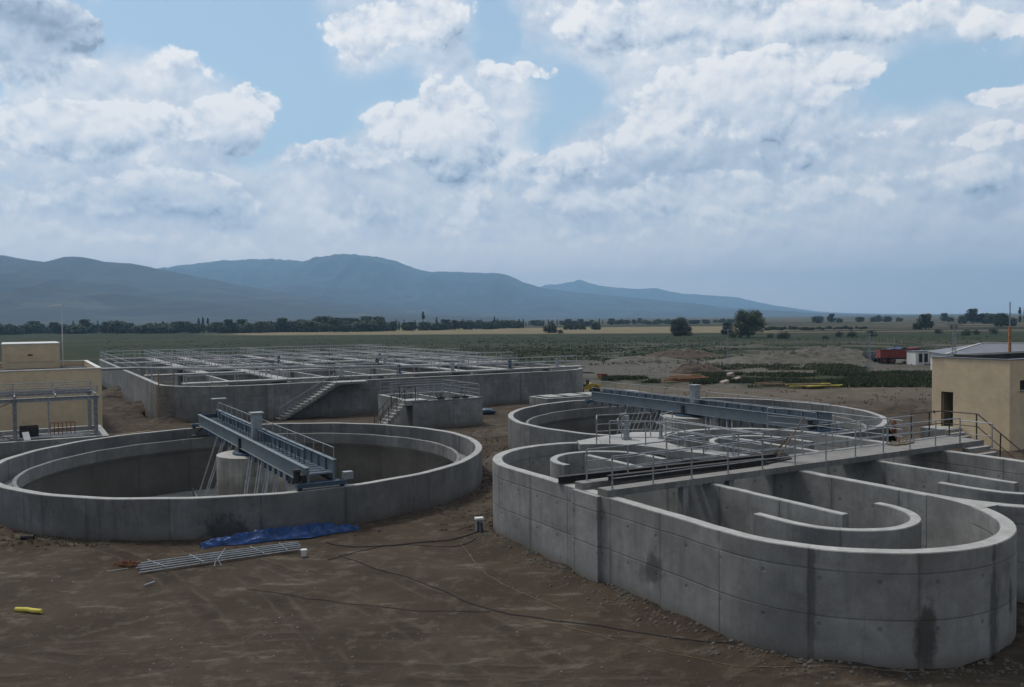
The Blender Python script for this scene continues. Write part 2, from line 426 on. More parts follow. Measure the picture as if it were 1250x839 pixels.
# end stair going down beyond the far wall
st = MB()
for k in range(14):
    st.box(16.35, -7.222-.26*(k+1)-.02, ZD+.2-.2*(k+1)-.14, 17.75, -7.222-.26*k, ZD+.2-.2*(k+1))
st.build('stair', M['slab'], ditch)
railing(ditch, [(15.7, -5.5), (17.68, -5.5), (17.68, -7.0), (17.68, -10.7)], zw, 1.0, 1.15, M['brownst'], (1.0, .5), .026, True, [zw, zw, zw, .1])
railing(ditch, [(16.4, -7.1), (16.4, -8.35)], ZD+.2-.1, .95, 1.2, M['galv'], (1.0, .5), .022)

# steel beams and planks lying on the walkway
for (a, b, w, h, lab) in (((-.55, -4.75, ZD+.12), (7.3, -6.3, ZD+.36), .2, .2, 'dark steel beam lying across the ditch walkway nearer the round tanks'),
                          ((.3, -6.2, ZD+.3), (6.5, -6.5, ZD+.3), .2, .18, 'dark steel beam lying along the ditch walkway beside the near railing')):
    p = plant('steel_beam', lab, 'beam', (a[0]+b[0])/2, (a[1]+b[1])/2, ZD+.2, 'dark beams on the ditch walkway')
    m_ = MB(); a = Vector(a); b = Vector(b)
    m_.beam(a+Vector((0, 0, h/2)), b+Vector((0, 0, h/2)), w, .025); m_.beam(a-Vector((0, 0, h/2)), b-Vector((0, 0, h/2)), w, .025); m_.beam(a, b, .02, h)
    m_.build('flanged_bar', M['woodd'], p)
for (a, b, w, lab) in (((7.4, -6.25, ZD+.25), (8.0, -6.9, ZD+1.75), .12, 'long timber plank leaning up from the walkway against the railing'),
                       ((7.2, -6.1, ZD+.25), (7.5, -6.75, ZD+1.15), .2, 'short wide timber board propped beside the long leaning plank')):
    p = plant('timber_plank', lab, 'plank', a[0], a[1], ZD+.2, 'planks leaning on the walkway')
    MB().beam(a, b, w, .035).build('board', M['wood'], p)
p = plant('timber_pile', 'low pile of dark boards on the walkway under the leaning planks', 'boards', 7.2, -6.2, zw)
m_ = MB()
for k in range(4): m_.beam((6.6+.1*k, -6.5+.16*k, zw+.03+.03*k), (8.1+.06*k, -6.2+.14*k, zw+.03+.03*k), .15, .035)
m_.build('stacked_boards', M['woodd'], p)
p = plant('debris_heap', 'small heap of brown debris near the end of the walkway', 'debris', 14.2, -6.0, zw)
m_ = MB(); m_.prism([(13.6, -6.3), (14.2, -6.35), (14.9, -6.2), (14.8, -5.85), (14.0, -5.8), (13.55, -6.0)], zw, zw+.05)
for k in range(34):
    a = Vector((random.uniform(13.75, 14.7), random.uniform(-6.2, -5.9), zw+.02+.02*random.random()))
    m_.beam(a, a+Vector((random.uniform(-.25, .25), random.uniform(-.12, .12), random.uniform(.02, .08))), .04, .03)
m_.build('scraps', M['wood'], p)
# gate valves / drive gear on the platform slab
for (x, y, lab, s_) in ((6.95, 1.55, 'grey vertical mixer drive with curved pipe on the platform slab', 1.0), (8.25, .9, 'small grey handwheel valve on the platform slab edge', .6)):
    p = plant('mixer_drive', lab, 'machine', x, y, ZD+.05, 'drives on the platform slab')
    b = MB(); b.cyl((x, y), .22*s_, ZD+.05, ZD+.12, 16); b.cyl((x, y), .13*s_, ZD+.12, ZD+.55*s_+.12, 14); b.cyl((x, y), .18*s_, ZD+.5*s_+.12, ZD+.58*s_+.12, 14)
    b.build('pedestal', M['galvd'], p)
    b = MB(); b.cyl((x, y), .11*s_, ZD+.58*s_+.12, ZD+.95*s_+.1, 14); b.build('motor', M['galv'], p)
    if s_ == 1.0:
        b = MB(); b.tube([(x-.1, y, ZD+.3), (x-.3, y+.1, ZD+.5), (x-.35, y+.12, ZD+.9), (x-.2, y+.1, ZD+1.1), (x, y, ZD+1.12)], .05, 8); b.build('bent_pipe', M['galv'], p)
    else:
        b = MB(); R = [(x+.2*cos(a*pi/8), y+.2*sin(a*pi/8), ZD+.72) for a in range(17)]; b.tube(R, .02, 6); b.tube([(x-.2, y, ZD+.72), (x+.2, y, ZD+.72)], .015); b.build('handwheel', M['galvd'], p)
p = plant('hatch_cover', 'pair of flat steel brackets at the edge of the platform slab', 'bracket', 9.3, .5, ZD+.05)
b = MB(); b.box(8.9, .35, ZD+.05, 9.3, .5, ZD+.12); b.box(9.4, .45, ZD+.05, 9.75, .6, ZD+.12); b.box(8.9, .5, ZD+.05, 9.75, .54, ZD+.09); b.build('bracket_plate', M['galvd'], p)

# ================================================================== clarifiers
def clarifier(x, y, R, zr, label, seed):
    t = plant('clarifier_tank', label, 'tank', x, y, 0, 'round settling tanks')
    n = 160
    def lathe(prof, name, mat, closed=True):
        m_ = MB(); vs = []; fs = []; uvs = []
        for k in range(n):
            a = 2*pi*k/n
            vs += [(x+r*cos(a), y+r*sin(a), z+(.006*sin(a*9+seed)+.008*sin(a*23) if i_top else 0)) for (r, z, i_top) in prof]
        q = len(prof)
        D = [0]
        for a, b in zip(prof, prof[1:]): D.append(D[-1]+math.hypot(a[0]-b[0], a[1]-b[1]))
        for k in range(n):
            j = (k+1) % n
            for i in range(q-1):
                fs.append((k*q+i, j*q+i, j*q+i+1, k*q+i+1))
                s0, s1 = R*2*pi*k/n, R*2*pi*(k+1)/n
                z0, z1 = prof[i][1], prof[i+1][1]
                if abs(z1-z0) < .12: z0, z1 = z0, z0+abs(prof[i][0]-prof[i+1][0])
                uvs.append([(s0, z0), (s1, z0), (s1, z1), (s0, z1)])
        m_.add(vs, fs, uvs); return m_.build(name, mat, t)
    w = R-.34
    lathe([(R, -.4, 0), (R, zr-.02, 1), (R-.02, zr, 1), (w+.02, zr, 1), (w, zr-.02, 1), (w, zr-.95, 0)], 'outer_wall', M['clar'], False)
    lathe([(w-.002, zr-.94, 0), (w-.72, zr-.94, 0), (w-.72, zr-.5, 1), (w-.74, zr-.48, 1), (w-.88, zr-.48, 1), (w-.9, zr-.5, 1), (w-.9, zr-1.05, 0), (w-.52, zr-1.32, 0), (w-.5, -2.2, 0)], 'launder_channel', M['launder'], False)
    lathe([(w-.49, -2.0, 0), (w*.5, -2.45, 0), (.01, -3.0, 0)], 'floor', M['floor'], False)
    rc = 1.62
    col = MB(); col.cyl((x, y), rc, -3.0, zr-.12, 48); col.build('centre_column', M['colum'], t)
    c = MB(); c.cyl((x, y), rc*.55, zr-.118, zr-.02, 32); c.cyl((x, y), .3, zr-.02, zr+.19, 20); c.build('bearing', M['bluedk'], t)
    return t
XA, YA, ZA, RA = -5.4, 14.6, 1.52, 11.0
XB, YB, ZB, RB = 20.1, 12.4, 1.85, 11.0
ca = clarifier(XA, YA, RA, ZA, 'round grey concrete settling tank at left with dark stained wall', 1)
cb = clarifier(XB, YB, RB, ZB, 'round grey concrete settling tank behind the double racetrack tank', 4)
MB().box(XB-RB+.55, YB-6.6, -.2, XB-RB+1.1, YB-5.95, ZB-.05).build('pilaster', M['slab'], cb)

def bridge(x, yc, zr, y0, y1, label, glow, side):
    t = plant('scraper_bridge', label, 'bridge', x, yc, zr, 'steel scraper bridges over the round tanks')
    zb = zr+.2; zt = zb+.58
    for sx, top, nm in ((-.52, zt, 'girder'), (.52, zt+.22, 'girder')):
        g = MB(); g.box(x+sx-.012, y0, zb, x+sx+.012, y1, top)
        g.box(x+sx-.09, y0, top, x+sx+.09, y1, top+.016); g.box(x+sx-.09, y0, zb-.016, x+sx+.09, y1, zb)
        ny = int((y1-y0)/.9)
        for k in range(ny+1):
            yy = y0+(y1-y0)*k/ny
            sgn = 1 if sx < 0 else -1
            g.box(x+sx+sgn*.012, yy-.01, zb, x+sx+sgn*.08, yy+.01, top)
        g.build(nm, M['blue'], t)
    d = MB(); d.box(x-.5, y0+.05, zb+.3, x+.5, y1-.05, zb+.33)
    d.build('deck', M['bluedk'], t)
    ga = MB()
    k = y0+.1
    while k < y1-.1:
        ga.box(x-.36, k, zb+.331, x+.36, k+.035, zb+.372); k += .5
    ga.build('deck_grating', M['galvd'], t)
    for yy in (y1,):
        e = MB(); e.box(x-.51, yy-.04, zb, x+.51, yy+.02, zt); e.build('end_plate', M['bluedk'], t)
    for sx, h0 in ((-.52, zt), (.52, zt+.24)):
        if side == 'A' and sx < 0:
            # infill frames between the deck and the low girder
            f = MB(); f.tube([(x+.1, y0+2.5, zt+.3), (x+.1, y1-3, zt+.3)], .03, 6)
            yy = y0+2.5
            while yy < y1-3: f.box(x+.085, yy-.02, zb+.33, x+.115, yy+.02, zt+.3); yy += .62
            f.build('inner_handrail', M['bluedk'], t); continue
        railing(t, [(x+sx, y0+.1), (x+sx, y1-.1)], h0+.016, .42 if sx > 0 else .3, 1.25, M['galv'], (1.0,), .018, False, name='handrail')
    # centre cabinet
    c = MB(); c.box(x-.05, yc-.45, zb+.34, x+.4, yc-.05, zr+1.8); c.build('control_cabinet', M['galvd'], t)
    c = MB(); c.box(x-.13, yc-.53, zr+1.8, x+.48, yc+.03, zr+1.86); c.build('cabinet_roof', M['galv'], t)
    # end carriages
    for yy, s in ((y0, 1), (y1, -1)):
        e = MB(); e.box(x-.95, yy-.18, zr+.1, x+.95, yy+.18, zr+.25); ec = e.build('end_carriage', M['bluedk'], t); sub(ec)
        for wx in (-.8, .8):
            w = MB(); w.tube([(x+wx-.07, yy+.02, zr+.155), (x+wx+.07, yy+.02, zr+.155)], .15, 18); w.build('wheel', M['black'], ec)
    mo = MB(); mo.tube([(x-.62, y0+.05, zr+.4), (x-.62, y0+.6, zr+.4)], .14, 12); mo.cyl((x-.85, y0+.2), .13, zr+.28, zr+.75, 14); mo.cyl((x-.85, y0+.2), .17, zr+.66, zr+.7, 14)
    mo.build('drive_motor', M['black'], t)
    gb = MB(); gb.box(x+.85, y0-.1, zr+.25, x+1.2, y0+.18, zr+.52); gb.build('junction_box', M['galvd'], t)
    if side == 'A':
        tb = MB(); tb.box(x-.05, y1-1.6, zt+.95, x+.75, y1-1.1, zt+1.0); tb.tube([(x+.3, y1-1.35, zt), (x+.3, y1-1.35, zt+.95)], .04); tb.build('instrument_table', M['galv'], t)
        ax = MB(); ax.tube([(x-.4, y1-.8, zb), (x-1.0, y1-.6, zr-.5)], .035); ax.tube([(x-1.05, y1-.6, zr-.5), (x-.8, y1-.6, zr-.5)], .22, 16); ax.tube([(x-1.0, y1-.6, zr-.4), (x+.6, y1-.6, zr-.4)], .03)
        ax.build('cable_roller', M['black'], t)
    # scraper arms hanging into the tank
    for s in (1, -1):
        for k, q in enumerate((1.9, 2.3, 3.6, 4.0, 5.4)):
            a = MB()
            ya = yc+s*q; yb2 = yc+s*(q+1.3)
            a.tube([(x-.5, ya, zb), (x-1.5, yb2, -2.15)], .035, 6)
            a.tube([(x+.3, ya, zb), (x-.7, yb2, -2.15)], .035, 6)
            a.tube([(x-1.5, yb2, -2.1), (x-.7, yb2, -2.1)], .03, 6)
            a.build('scraper_arm', M['galvd'], t)
        bl = MB(); bl.beam((x-1.6, yc+s*2.2, -2.3), (x-1.2, yc+s*9.2, -1.85), .03, .35); bl.build('scraper_blade', M['galvd'], t)
        # row of little brackets below the girder
        for k in range(9):
            r = MB(); yy = yc+s*(2.2+k*.85)
            r.box(x-.6, yy, zb-.28, x-.5, yy+.12, zb-.017); r.build('bracket', M['bluedk'], t)
    mst = MB(); mst.box(x-.63, yc-.1, zr-.15, x-.535, yc+.12, zb+.45); mst.build('slip_ring_post', M['black'], t)
    return t
bridge(XA, YA, ZA, 3.85, 25.3, 'blue grey steel scraper bridge spanning the round settling tank at left', 0, 'A')
bridge(XB, YB, ZB-.1, 2.4, 21.9, 'blue steel scraper bridge spanning the round settling tank behind the racetrack tank', 0, 'B')

# ================================================================== big rear basin
ZBAS = 2.75
basin = plant('treatment_basin', 'huge rectangular concrete basin with many channels and railings behind the round tanks', 'basin', 14, 42)
bp = [(-5.3, 100), ]+seg((-5.3, 98), (-5.3, 46.2), 2.5)+arc(.4, 46.2, 5.7, 180, 262, 16)[1:]+seg((1.0, 40.4), (28.8, 40.4), 1.5)+arc(28.8, 45.4, 5.0, -90, 0, 16)[1:]+seg((33.8, 47), (33.8, 100), 3)
MB().wall(bp, .4, -.4, ZBAS).build('outer_wall', M['basin'], basin)
MB().wall([(-5.3, 100.2), (34.0, 100.2)], .4, -.4, ZBAS).build('outer_wall', M['basin'], basin)
MB().prism([(-5.1, 46), (-1, 41), (29, 41), (33.7, 47), (33.7, 100), (-5.1, 100)], -1.2, -.6).build('floor', M['floor'], basin)
for i, x in enumerate((0.2, 4.2, 8.4, 12.6, 16.8, 21.0, 25.2, 29.6)):
    ya = 42.5 if i % 2 else 46.0; yb = 98.2 if i % 2 == 0 else 95.5
    MB().wall(seg((x, ya), (x, 68.6), 3), .28, -.7, ZBAS-.02).build('dividing_wall', M['basin'], basin)
    MB().wall(seg((x, 71.4), (x, yb), 3), .28, -.7, ZBAS-.02).build('dividing_wall', M['basin'], basin)
for x in (2.2, 10.5, 18.9, 27.4):
    for yy, a0, a1 in ((47.0, 180, 360), (66.0, 0, 180), (74.0, 180, 360), (93.0, 0, 180)):
        MB().wall(arc(x, yy, 2.0, a0, a1, 14), .25, -.7, ZBAS-.04).build('guide_wall', M['basin'], basin)
wy = (43.6, 56.5, 70.0, 84.0, 96.5)
for yy in wy:
    x0 = -3.9 if yy < 45 else -5.05
    MB().box(x0, yy-.6, ZBAS+.01, 33.65, yy+.6, ZBAS+.16).build('walkway', M['slab'], basin)
    railing(basin, seg((x0+.2, yy-.55), (33.5, yy-.55), 6), ZBAS+.16, 1.0, 2.0, M['galvf'], (1.0, .55), .024, False)
    railing(basin, seg((x0+.2, yy+.55), (33.5, yy+.55), 6), ZBAS+.16, 1.0, 2.0, M['galvf'], (1.0, .55), .024, False)
for x, ya, yb in ((4.2, 44.4, 95.8), (12.6, 57.2, 95.8), (21.0, 44.4, 83.2), (29.6, 57.2, 95.8), (0.2, 57.2, 95.8), (16.8, 70.8, 83.2), (25.2, 44.4, 69.2)):
    MB().box(x-.55, ya+.02, ZBAS-.01, x+.55, min(yb, 95.8), ZBAS+.12).build('walkway', M['slab'], basin)
    railing(basin, seg((x-.5, ya), (x-.5, yb), 6), ZBAS+.12, 1.0, 2.0, M['galvf'], (1.0, .55), .024, False)
    railing(basin, seg((x+.5, ya), (x+.5, yb), 6), ZBAS+.12, 1.0, 2.0, M['galvf'], (1.0, .55), .024, False)
railing(basin, seg((-5.3, 58), (-5.3, 99.8), 6), ZBAS, 1.0, 2.0, M['galvf'], (1.0, .55), .024, False)
railing(basin, seg((-5.1, 100.1), (33.8, 100.1), 6), ZBAS, 1.0, 2.0, M['galvf'], (1.0, .55), .024, False)
# stair and landing on the basin front
st = MB(); 
for k in range(16):
    st.box(2.3+.3*k, 38.95, .17*k-.12 if k else -.05, 2.3+.3*(k+1)+.02, 40.15, .17*(k+1))
st.build('stair', M['slab'], basin)
MB().box(7.1, 38.95, ZBAS-.18, 9.6, 40.15, ZBAS+.0).build('landing', M['slab'], basin)
railing(basin, [(2.4, 39.0), (7.2, 39.0), (9.5, 39.0)], 0, .9, 1.3, M['galvd'], (1.0, .5), .02, False, [.1, ZBAS, ZBAS])
MB().box(1.75, 40.02, -.2, 2.25, 40.19, ZBAS-.02).build('pilaster', M['slab'], basin)
# machines standing on the basin
for i, (x, y, nm) in enumerate(((8.9, 43.6, 'm'), (14.2, 43.6, 'm'), (19.5, 43.7, 'm'), (25.5, 43.6, 'm'), (30.8, 43.6, 'm'), (6.4, 56.5, 'm'), (18, 56.5, 'm'), (10.6, 70, 'm'), (27, 56.5, 'm'), (22.7, 70, 'm'))):
    lab = ['first', 'second', 'third', 'fourth', 'fifth'][i] + ' small grey mixer motor from the left along the front walkway of the rear basin' if i < 5 else 'grey mixer motor further back in the rear basin'
    p = plant('mixer_motor', lab, 'motor', x, y, ZBAS+.16, 'mixer motors on the rear basin')
    b = MB(); b.cyl((x, y), .28, ZBAS+.16, ZBAS+.26, 14); b.cyl((x, y), .17, ZBAS+.26, ZBAS+.95, 12); b.cyl((x, y), .2, ZBAS+.7, ZBAS+.74, 12); b.build('housing', M['bluedk'] if i % 2 else M['galvd'], p)
# tyre-like ring and small shed on the walkways
p = plant('cable_drum', 'small dark cable drum standing on the rear basin walkway', 'drum', 17.0, 56.2, ZBAS+.2)
b = MB()
b.tube([(16.9, 55.9+.0+.36*cos(a*pi/9), ZBAS+.62+.36*sin(a*pi/9)) for a in range(19)], .07, 6); b.tube([(16.8, 55.9, ZBAS+.62), (17.0, 55.9, ZBAS+.62)], .08); b.beam((16.9, 55.9, ZBAS+.27), (16.9, 55.9, ZBAS+.95), .05, .06)
b.build('reel', M['black'], p)
# long air pipe
p = plant('air_pipe', 'long pale air pipe running from the beige building over the rear basin', 'pipe', -5.3, 50, 0)
b = MB(); b.tube([(-9.75, 50, 3.9), (-6.5, 50, 3.9), (-1, 50.1, 3.62), (4, 49.95, 3.55), (10, 50, 3.36), (17, 50.1, 3.2), (26, 50, 3.05), (33.5, 50, 3.0)], .11, 10); b.build('pipe_run', M['galv'], p)
for x, z in ((-5.3, 3.7), (4.2, 3.4), (12.6, 3.1), (21, 3.0)): b = MB(); b.box(x-.06, 49.94, ZBAS+.14, x+.06, 50.06, z); b.build('support', M['galvd'], p)
# ladder / scaffold tower at the basin corner
p = plant('scaffold_ladder', 'tall wooden rung ladder propped against the rounded corner of the rear basin', 'ladder', -5.5, 44.0)
b = MB()
for sx in (-.55, .55): b.tube([(-5.2+sx, 43.2, 0), (-5.0+sx, 43.9, 3.9)], .05, 6)
b.build('stiles', M['wood'], p)
for k in range(12):
    z = .25+k*.3; f = z/3.9; b = MB(); b.tube([(-5.75+.2*f, 43.2+.7*f, z), (-4.65+.2*f, 43.2+.7*f, z)], .03, 6); b.build('rung', M['wood'], p)

# small tank in front of the basin
sm = plant('distribution_tank', 'small rectangular concrete tank with corner stair in front of the rear basin', 'tank', 11.5, 31)
b = MB(); b.wall([(8.9, 28.2), (14.1, 28.2), (14.1, 34.5), (8.9, 34.5)], .3, -.3, 2.0, True); b.build('wall', M['basin'], sm)
MB().prism([(8.95, 28.25), (14.05, 28.25), (14.05, 34.45), (8.95, 34.45)], -.3, .2).build('floor', M['floor'], sm)
MB().box(11.4, 28.4, -.2, 11.62, 34.3, 1.98).build('dividing_wall', M['basin'], sm)
MB().box(8.2, 28.06, 1.72, 9.9, 29.4, 2.06).build('landing', M['slab'], sm)
b = MB()
for k in range(9): b.box(6.3+.215*k, 28.1, .2*k-.12 if k else -.05, 6.3+.215*(k+1)+.01, 29.3, .2*(k+1))
b.build('stair', M['slab'], sm)
railing(sm, [(6.4, 28.12), (8.3, 28.12), (9.0, 28.12)], 0, .95, .8, M['brownst'], (1.0, .5), .026, True, [.1, 2.0, 2.05])
railing(sm, [(6.4, 29.28), (8.3, 29.28)], 0, .95, .8, M['brownst'], (1.0, .5), .026, False, [.1, 2.0])
for yy in (28.2, 30.4, 32.5, 34.5): railing(sm, [(9.2 if yy < 29 else 8.9, yy), (14.1, yy)], 2.0, .95, 1.4, M['galv'], (1.0, .6, .3), .022, yy < 29)
railing(sm, [(14.1, 28.4), (14.1, 34.4)], 2.0, .95, 1.5, M['galv'], (1.0, .6, .3), .022, False)
for (x, y, s_, lab) in ((11.0, 28.25, 1, 'dark valve block on the front rim of the small tank, left one'), (12.2, 28.25, 1, 'dark valve block on the front rim of the small tank, middle one'), (12.9, 28.25, .8, 'dark valve block on the front rim of the small tank, right one')):
    p = plant('valve_block', lab, 'valve', x, y, 2.0, 'valve blocks on the small tank')
    b = MB(); b.box(x-.28*s_, y-.1, 2.0, x+.28*s_, y+.1, 2.16); b.tube([(x, y, 2.16), (x, y, 2.3)], .04); b.tube([(x-.12, y, 2.3), (x+.12, y, 2.3)], .03); b.build('valve_body', M['woodd'], p)
# low chamber behind the second round tank
ch = plant('valve_chamber', 'low concrete chamber between the rear basin and the second round tank', 'chamber', 27, 35.5)
MB().wall([(24.0, 34.6), (34.5, 34.6), (34.5, 37.2), (24.0, 37.2)], .35, -.3, .85, True).build('wall', M['slab'], ch)
b = MB()
for k in range(5): b.box(24.3+2.1*k, 34.85, .858, 25.9+2.1*k, 36.95, .93)
b.build('cover_slabs', M['slab'], ch)
# low white block in front of the second tank, left
p = plant('footing_block', 'low flat pale concrete footing beside the left end of the racetrack tank', 'footing', 4.7, 5.2)
MB().box(3.6, 4.6, -.2, 7.2, 6.2, .75).build('block', M['slab'], p)

# ================================================================== beige building at left
def box_building(t, x0, y0, x1, y1, h, par=.25, roof='roofdk'):
    b = MB(); b.wall([(x0+.12, y0+.12), (x1-.12, y0+.12), (x1-.12, y1-.12), (x0+.12, y1-.12)], .24, -.3, h, True, 0); b.build('wall', M['beige'], t)
    b = MB(); b.box(x0+.25, y0+.25, h-par-.2, x1-.25, y1-.25, h-par); b.build('roof', M[roof], t)
    for (a, c, d, e) in ((x0-.04, y0-.04, x1+.04, y0+.26), (x0-.04, y1-.26, x1+.04, y1+.04), (x0-.04, y0+.262, x0+.26, y1-.262), (x1-.26, y0+.262, x1+.04, y1-.262)):
        MB().box(a, c, h+.003, d, e, h+.06).build('coping', M['white'], t)
bl = plant('blower_building', 'flat roofed beige building with rooftop room at the far left edge', 'building', -17, 47)
box_building(bl, -27, 40.8, -9.8, 55, 4.42, .35)
b = MB(); b.box(-26.5, 41.2, 4.075, -10.2, 45.5, 4.1); b.build('roof_screed', M['roofpk'], bl)
b = MB(); b.wall([(-15.9, 52), (-12.1, 52), (-12.1, 58), (-15.9, 58)], .24, 3.0, 6.0, True, 0); b.build('rooftop_room', M['beige'], bl)
b = MB(); b.box(-16.05, 51.85, 6.003, -11.95, 58.1, 6.08); b.build('coping', M['white'], bl)
b = MB(); b.box(-15.6, 51.85, 4.6, -12.4, 51.88, 5.25); b.build('recessed_panel', M['beige'], bl)
b = MB(); b.box(-14.25, 51.82, 5.1, -13.9, 51.848, 5.2); b.build('vent', M['hole'], bl)
for i, x in enumerate((-14.4, -12.2)):
    b = MB(); b.box(x, 40.76, 2.85, x+1.6, 40.795, 2.9); b.build('plinth_strip', M['roofdk'], bl)
mast = plant('antenna_mast', 'tall thin white mast beside the rooftop room of the beige building', 'mast', -11.7, 53, 4.1)
b = MB(); b.tube([(-11.7, 53, 4.08), (-11.7, 53, 9.3)], .035, 6); b.build('pole', M['white'], mast)
b = MB(); b.tube([(-12.6, 53, 9.1), (-11.7, 53, 9.2)], .02, 5); b.box(-12.7, 52.95, 9.05, -12.45, 53.05, 9.15); b.build('lamp_arm', M['white'], mast)
# concrete tank and steel frame in front of it
lt = plant('grit_chamber', 'long low concrete chamber at the left edge under the galvanised frame', 'chamber', -16, 33)
b = MB(); b.wall([(-30, 29.6), (-10.5, 29.6), (-10.5, 35.5), (-30, 35.5)], .35, -.3, .95, True); b.build('wall', M['basin'], lt)
b = MB(); b.box(-29.8, 29.8, .35, -10.7, 35.3, .6); b.build('slab', M['slab'], lt)
for yy in (31.5, 33.2): MB().wall([(-29.5, yy), (-10.8, yy)], .25, .3, .9).build('dividing_wall', M['basin'], lt)
fr = plant('open_shed', 'galvanised steel portal frame with open roof bays beside the beige building', 'frame', -14, 32.5, .95)
zt = 3.32
for x in (-20.5, -15.2, -11.0):
    for y in (30.0, 35.0):
        b = MB(); b.box(x-.11, y-.008, .96, x+.11, y+.008, zt); b.box(x-.11, y-.1, .96, x-.095, y+.1, zt); b.box(x+.095, y-.1, .96, x+.11, y+.1, zt); b.build('column', M['galv'], fr)
for y in (30.0, 35.0):
    b = MB(); b.beam((-24, y, zt-.08), (-10.8, y, zt-.08), .012, .2); b.beam((-24, y, zt+.03), (-10.8, y, zt+.03), .2, .015); b.beam((-24, y, zt-.19), (-10.8, y, zt-.19), .2, .015); b.build('roof_beam', M['galv'], fr)
for x in (-20.5, -17.8, -15.2, -13.1, -11.0):
    b = MB(); b.beam((x, 29.9, zt+.11), (x, 35.1, zt+.11), .06, .12); b.build('rafter', M['galv'], fr)
for y in (31.3, 32.6, 33.9):
    b = MB(); b.beam((-24, y, zt+.21), (-10.9, y, zt+.21), .05, .06); b.build('purlin', M['galv'], fr)
for y, zz in ((30.0, .0), (35.0, .0)):
    railing(fr, seg((-24, y), (-10.9, y), 3), zt+.26, .34, 2.1, M['galv'], (1.0, .5), .03, False, name='edge_rail')
for (a, c) in (((-20.5, 30.0, 1.0), (-15.3, 30.0, 3.2)), ((-20.5, 30.0, 3.2), (-15.3, 30.0, 1.0))):
    b = MB(); b.tube([a, c], .025, 6); b.build('cross_brace', M['rust'], fr)
for (a, c) in (((-13.4, 33, .9), (-13.4, 33, zt)), ):
    b = MB(); b.tube([a, c], .05, 8); b.build('slim_post', M['galv'], fr)
# clutter on the chamber
p = plant('brown_crate', 'dark brown crate of fittings standing under the steel frame', 'crate', -14, 31, .95)
b = MB(); b.box(-15.0, 30.5, .93, -14.0, 31.2, 1.0); 
for k in range(5): b.box(-15.0, 30.5, 1.0+.14*k, -14.0, 30.53, 1.1+.14*k); b.box(-15.0, 31.17, 1.0+.14*k, -14.0, 31.2, 1.1+.14*k); b.box(-15.0, 30.53, 1.0+.14*k, -14.97, 31.17, 1.1+.14*k); b.box(-14.03, 30.53, 1.0+.14*k, -14.0, 31.17, 1.1+.14*k)
b.box(-14.9, 30.6, 1.0, -14.1, 31.1, 1.6)
b.build('slats', M['woodd'], p)
p = plant('wire_cage', 'open wire cage standing under the steel frame', 'cage', -12.7, 31, .95)
b = MB()
for k in range(7): b.tube([(-13.4+.22*k, 30.6, .95), (-13.4+.22*k, 30.6, 1.75)], .012, 4); b.tube([(-13.4+.22*k, 31.3, .95), (-13.4+.22*k, 31.3, 1.75)], .012, 4)
for z in (1.0, 1.35, 1.74): b.tube([(-13.4, 30.6, z), (-12.08, 30.6, z), (-12.08, 31.3, z), (-13.4, 31.3, z), (-13.4, 30.6, z)], .015, 4)
b.build('wire_mesh', M['rust'], p)
p = plant('white_sheet', 'small white board leaning on the grit chamber rim', 'board', -14.3, 29.75, .95)
b = MB(); b.beam((-14.6, 29.7, .97), (-14.7, 30.1, 1.4), .35, .03); b.build('panel', M['white'], p)
for k in range(9):
    y = 29.9+.2*k; x = -11.2-random.random()*.6
    p = plant('steel_pipe', 'loose galvanised pipe under the open shed frame', 'pipe', x-1, y, .96, 'loose pipes on the grit chamber')
    MB().tube([(x, y, .99+.02*(k % 3)), (x-random.uniform(1.5, 5), y+random.uniform(-.3, .5), .99+.02*(k % 3))], .035, 6).build('tube', M['galv'], p)
for k in range(5):
    p = plant('timber_board', 'dark board in the heap beside the beige building corner', 'board', -9, 34+.3*k, 0, 'boards by the grit chamber')
    MB().beam((-9.9+.1*k, 33.6+.35*k, .08+.05*k), (-8.1+.2*k, 34.3+.3*k, .1+.06*k), .22, .04).build('plank', M['woodd'] if k % 2 else M['wood'], p)

# ================================================================== beige building at right
br = plant('switch_building', 'flat roofed beige building with an open dark doorway at the right edge', 'building', 38, 3)
X0, Y0, X1, Y1, H = 32.9, .5, 47.0, 5.2, 5.1
b = MB()
b.box(X0, Y0, -.3, X0+.24, 3.84, H); b.box(X0, 4.6, -.3, X0+.24, Y1+.0, H); b.box(X0, 3.84, -.3, X0+.24, 4.6, 1.0); b.box(X0, 3.84, 3.08, X0+.24, 4.6, H)
b.box(X0+.24, Y1-.24, -.3, X1, Y1, H); b.box(X1-.24, Y0+.24, -.3, X1, Y1-.24, H)
b.box(X0+.24, Y0, -.3, X0+1.0, Y0+.24, H); b.box(X0+1.0, Y0, -.3, X0+2.6, Y0+.24, 3.35); b.box(X0+1.0, Y0, 3.93, X0+2.6, Y0+.24, H); b.box(X0+2.6, Y0, -.3, X1, Y0+.24, H)
b.build('wall', M['beige'], br)
b = MB(); b.box(X0+.9, Y0+.3, 3.2, X0+2.7, Y0+.34, 4.1); b.build('window', M['hole'], br)
b = MB(); b.box(X0+.95, Y0-.06, 3.29, X0+2.65, Y0-.003, 3.35); b.build('sill', M['slab'], br)
b = MB(); b.box(X0+.24, Y0+.24, H-.5, X1-.24, Y1-.24, H-.2); b.build('roof', M['roofdk'], br)
b = MB(); b.box(X0+.3, Y0+.3, .9, X1-.3, Y1-.3, 1.0); b.build('floor', M['slab'], br)
b = MB(); b.box(X0+.02, 3.8, 1.0, X0+.1, 3.86, 3.1); b.box(X0+.02, 4.58, 1.0, X0+.1, 4.64, 3.1); b.build('door_frame', M['brownst'], br)
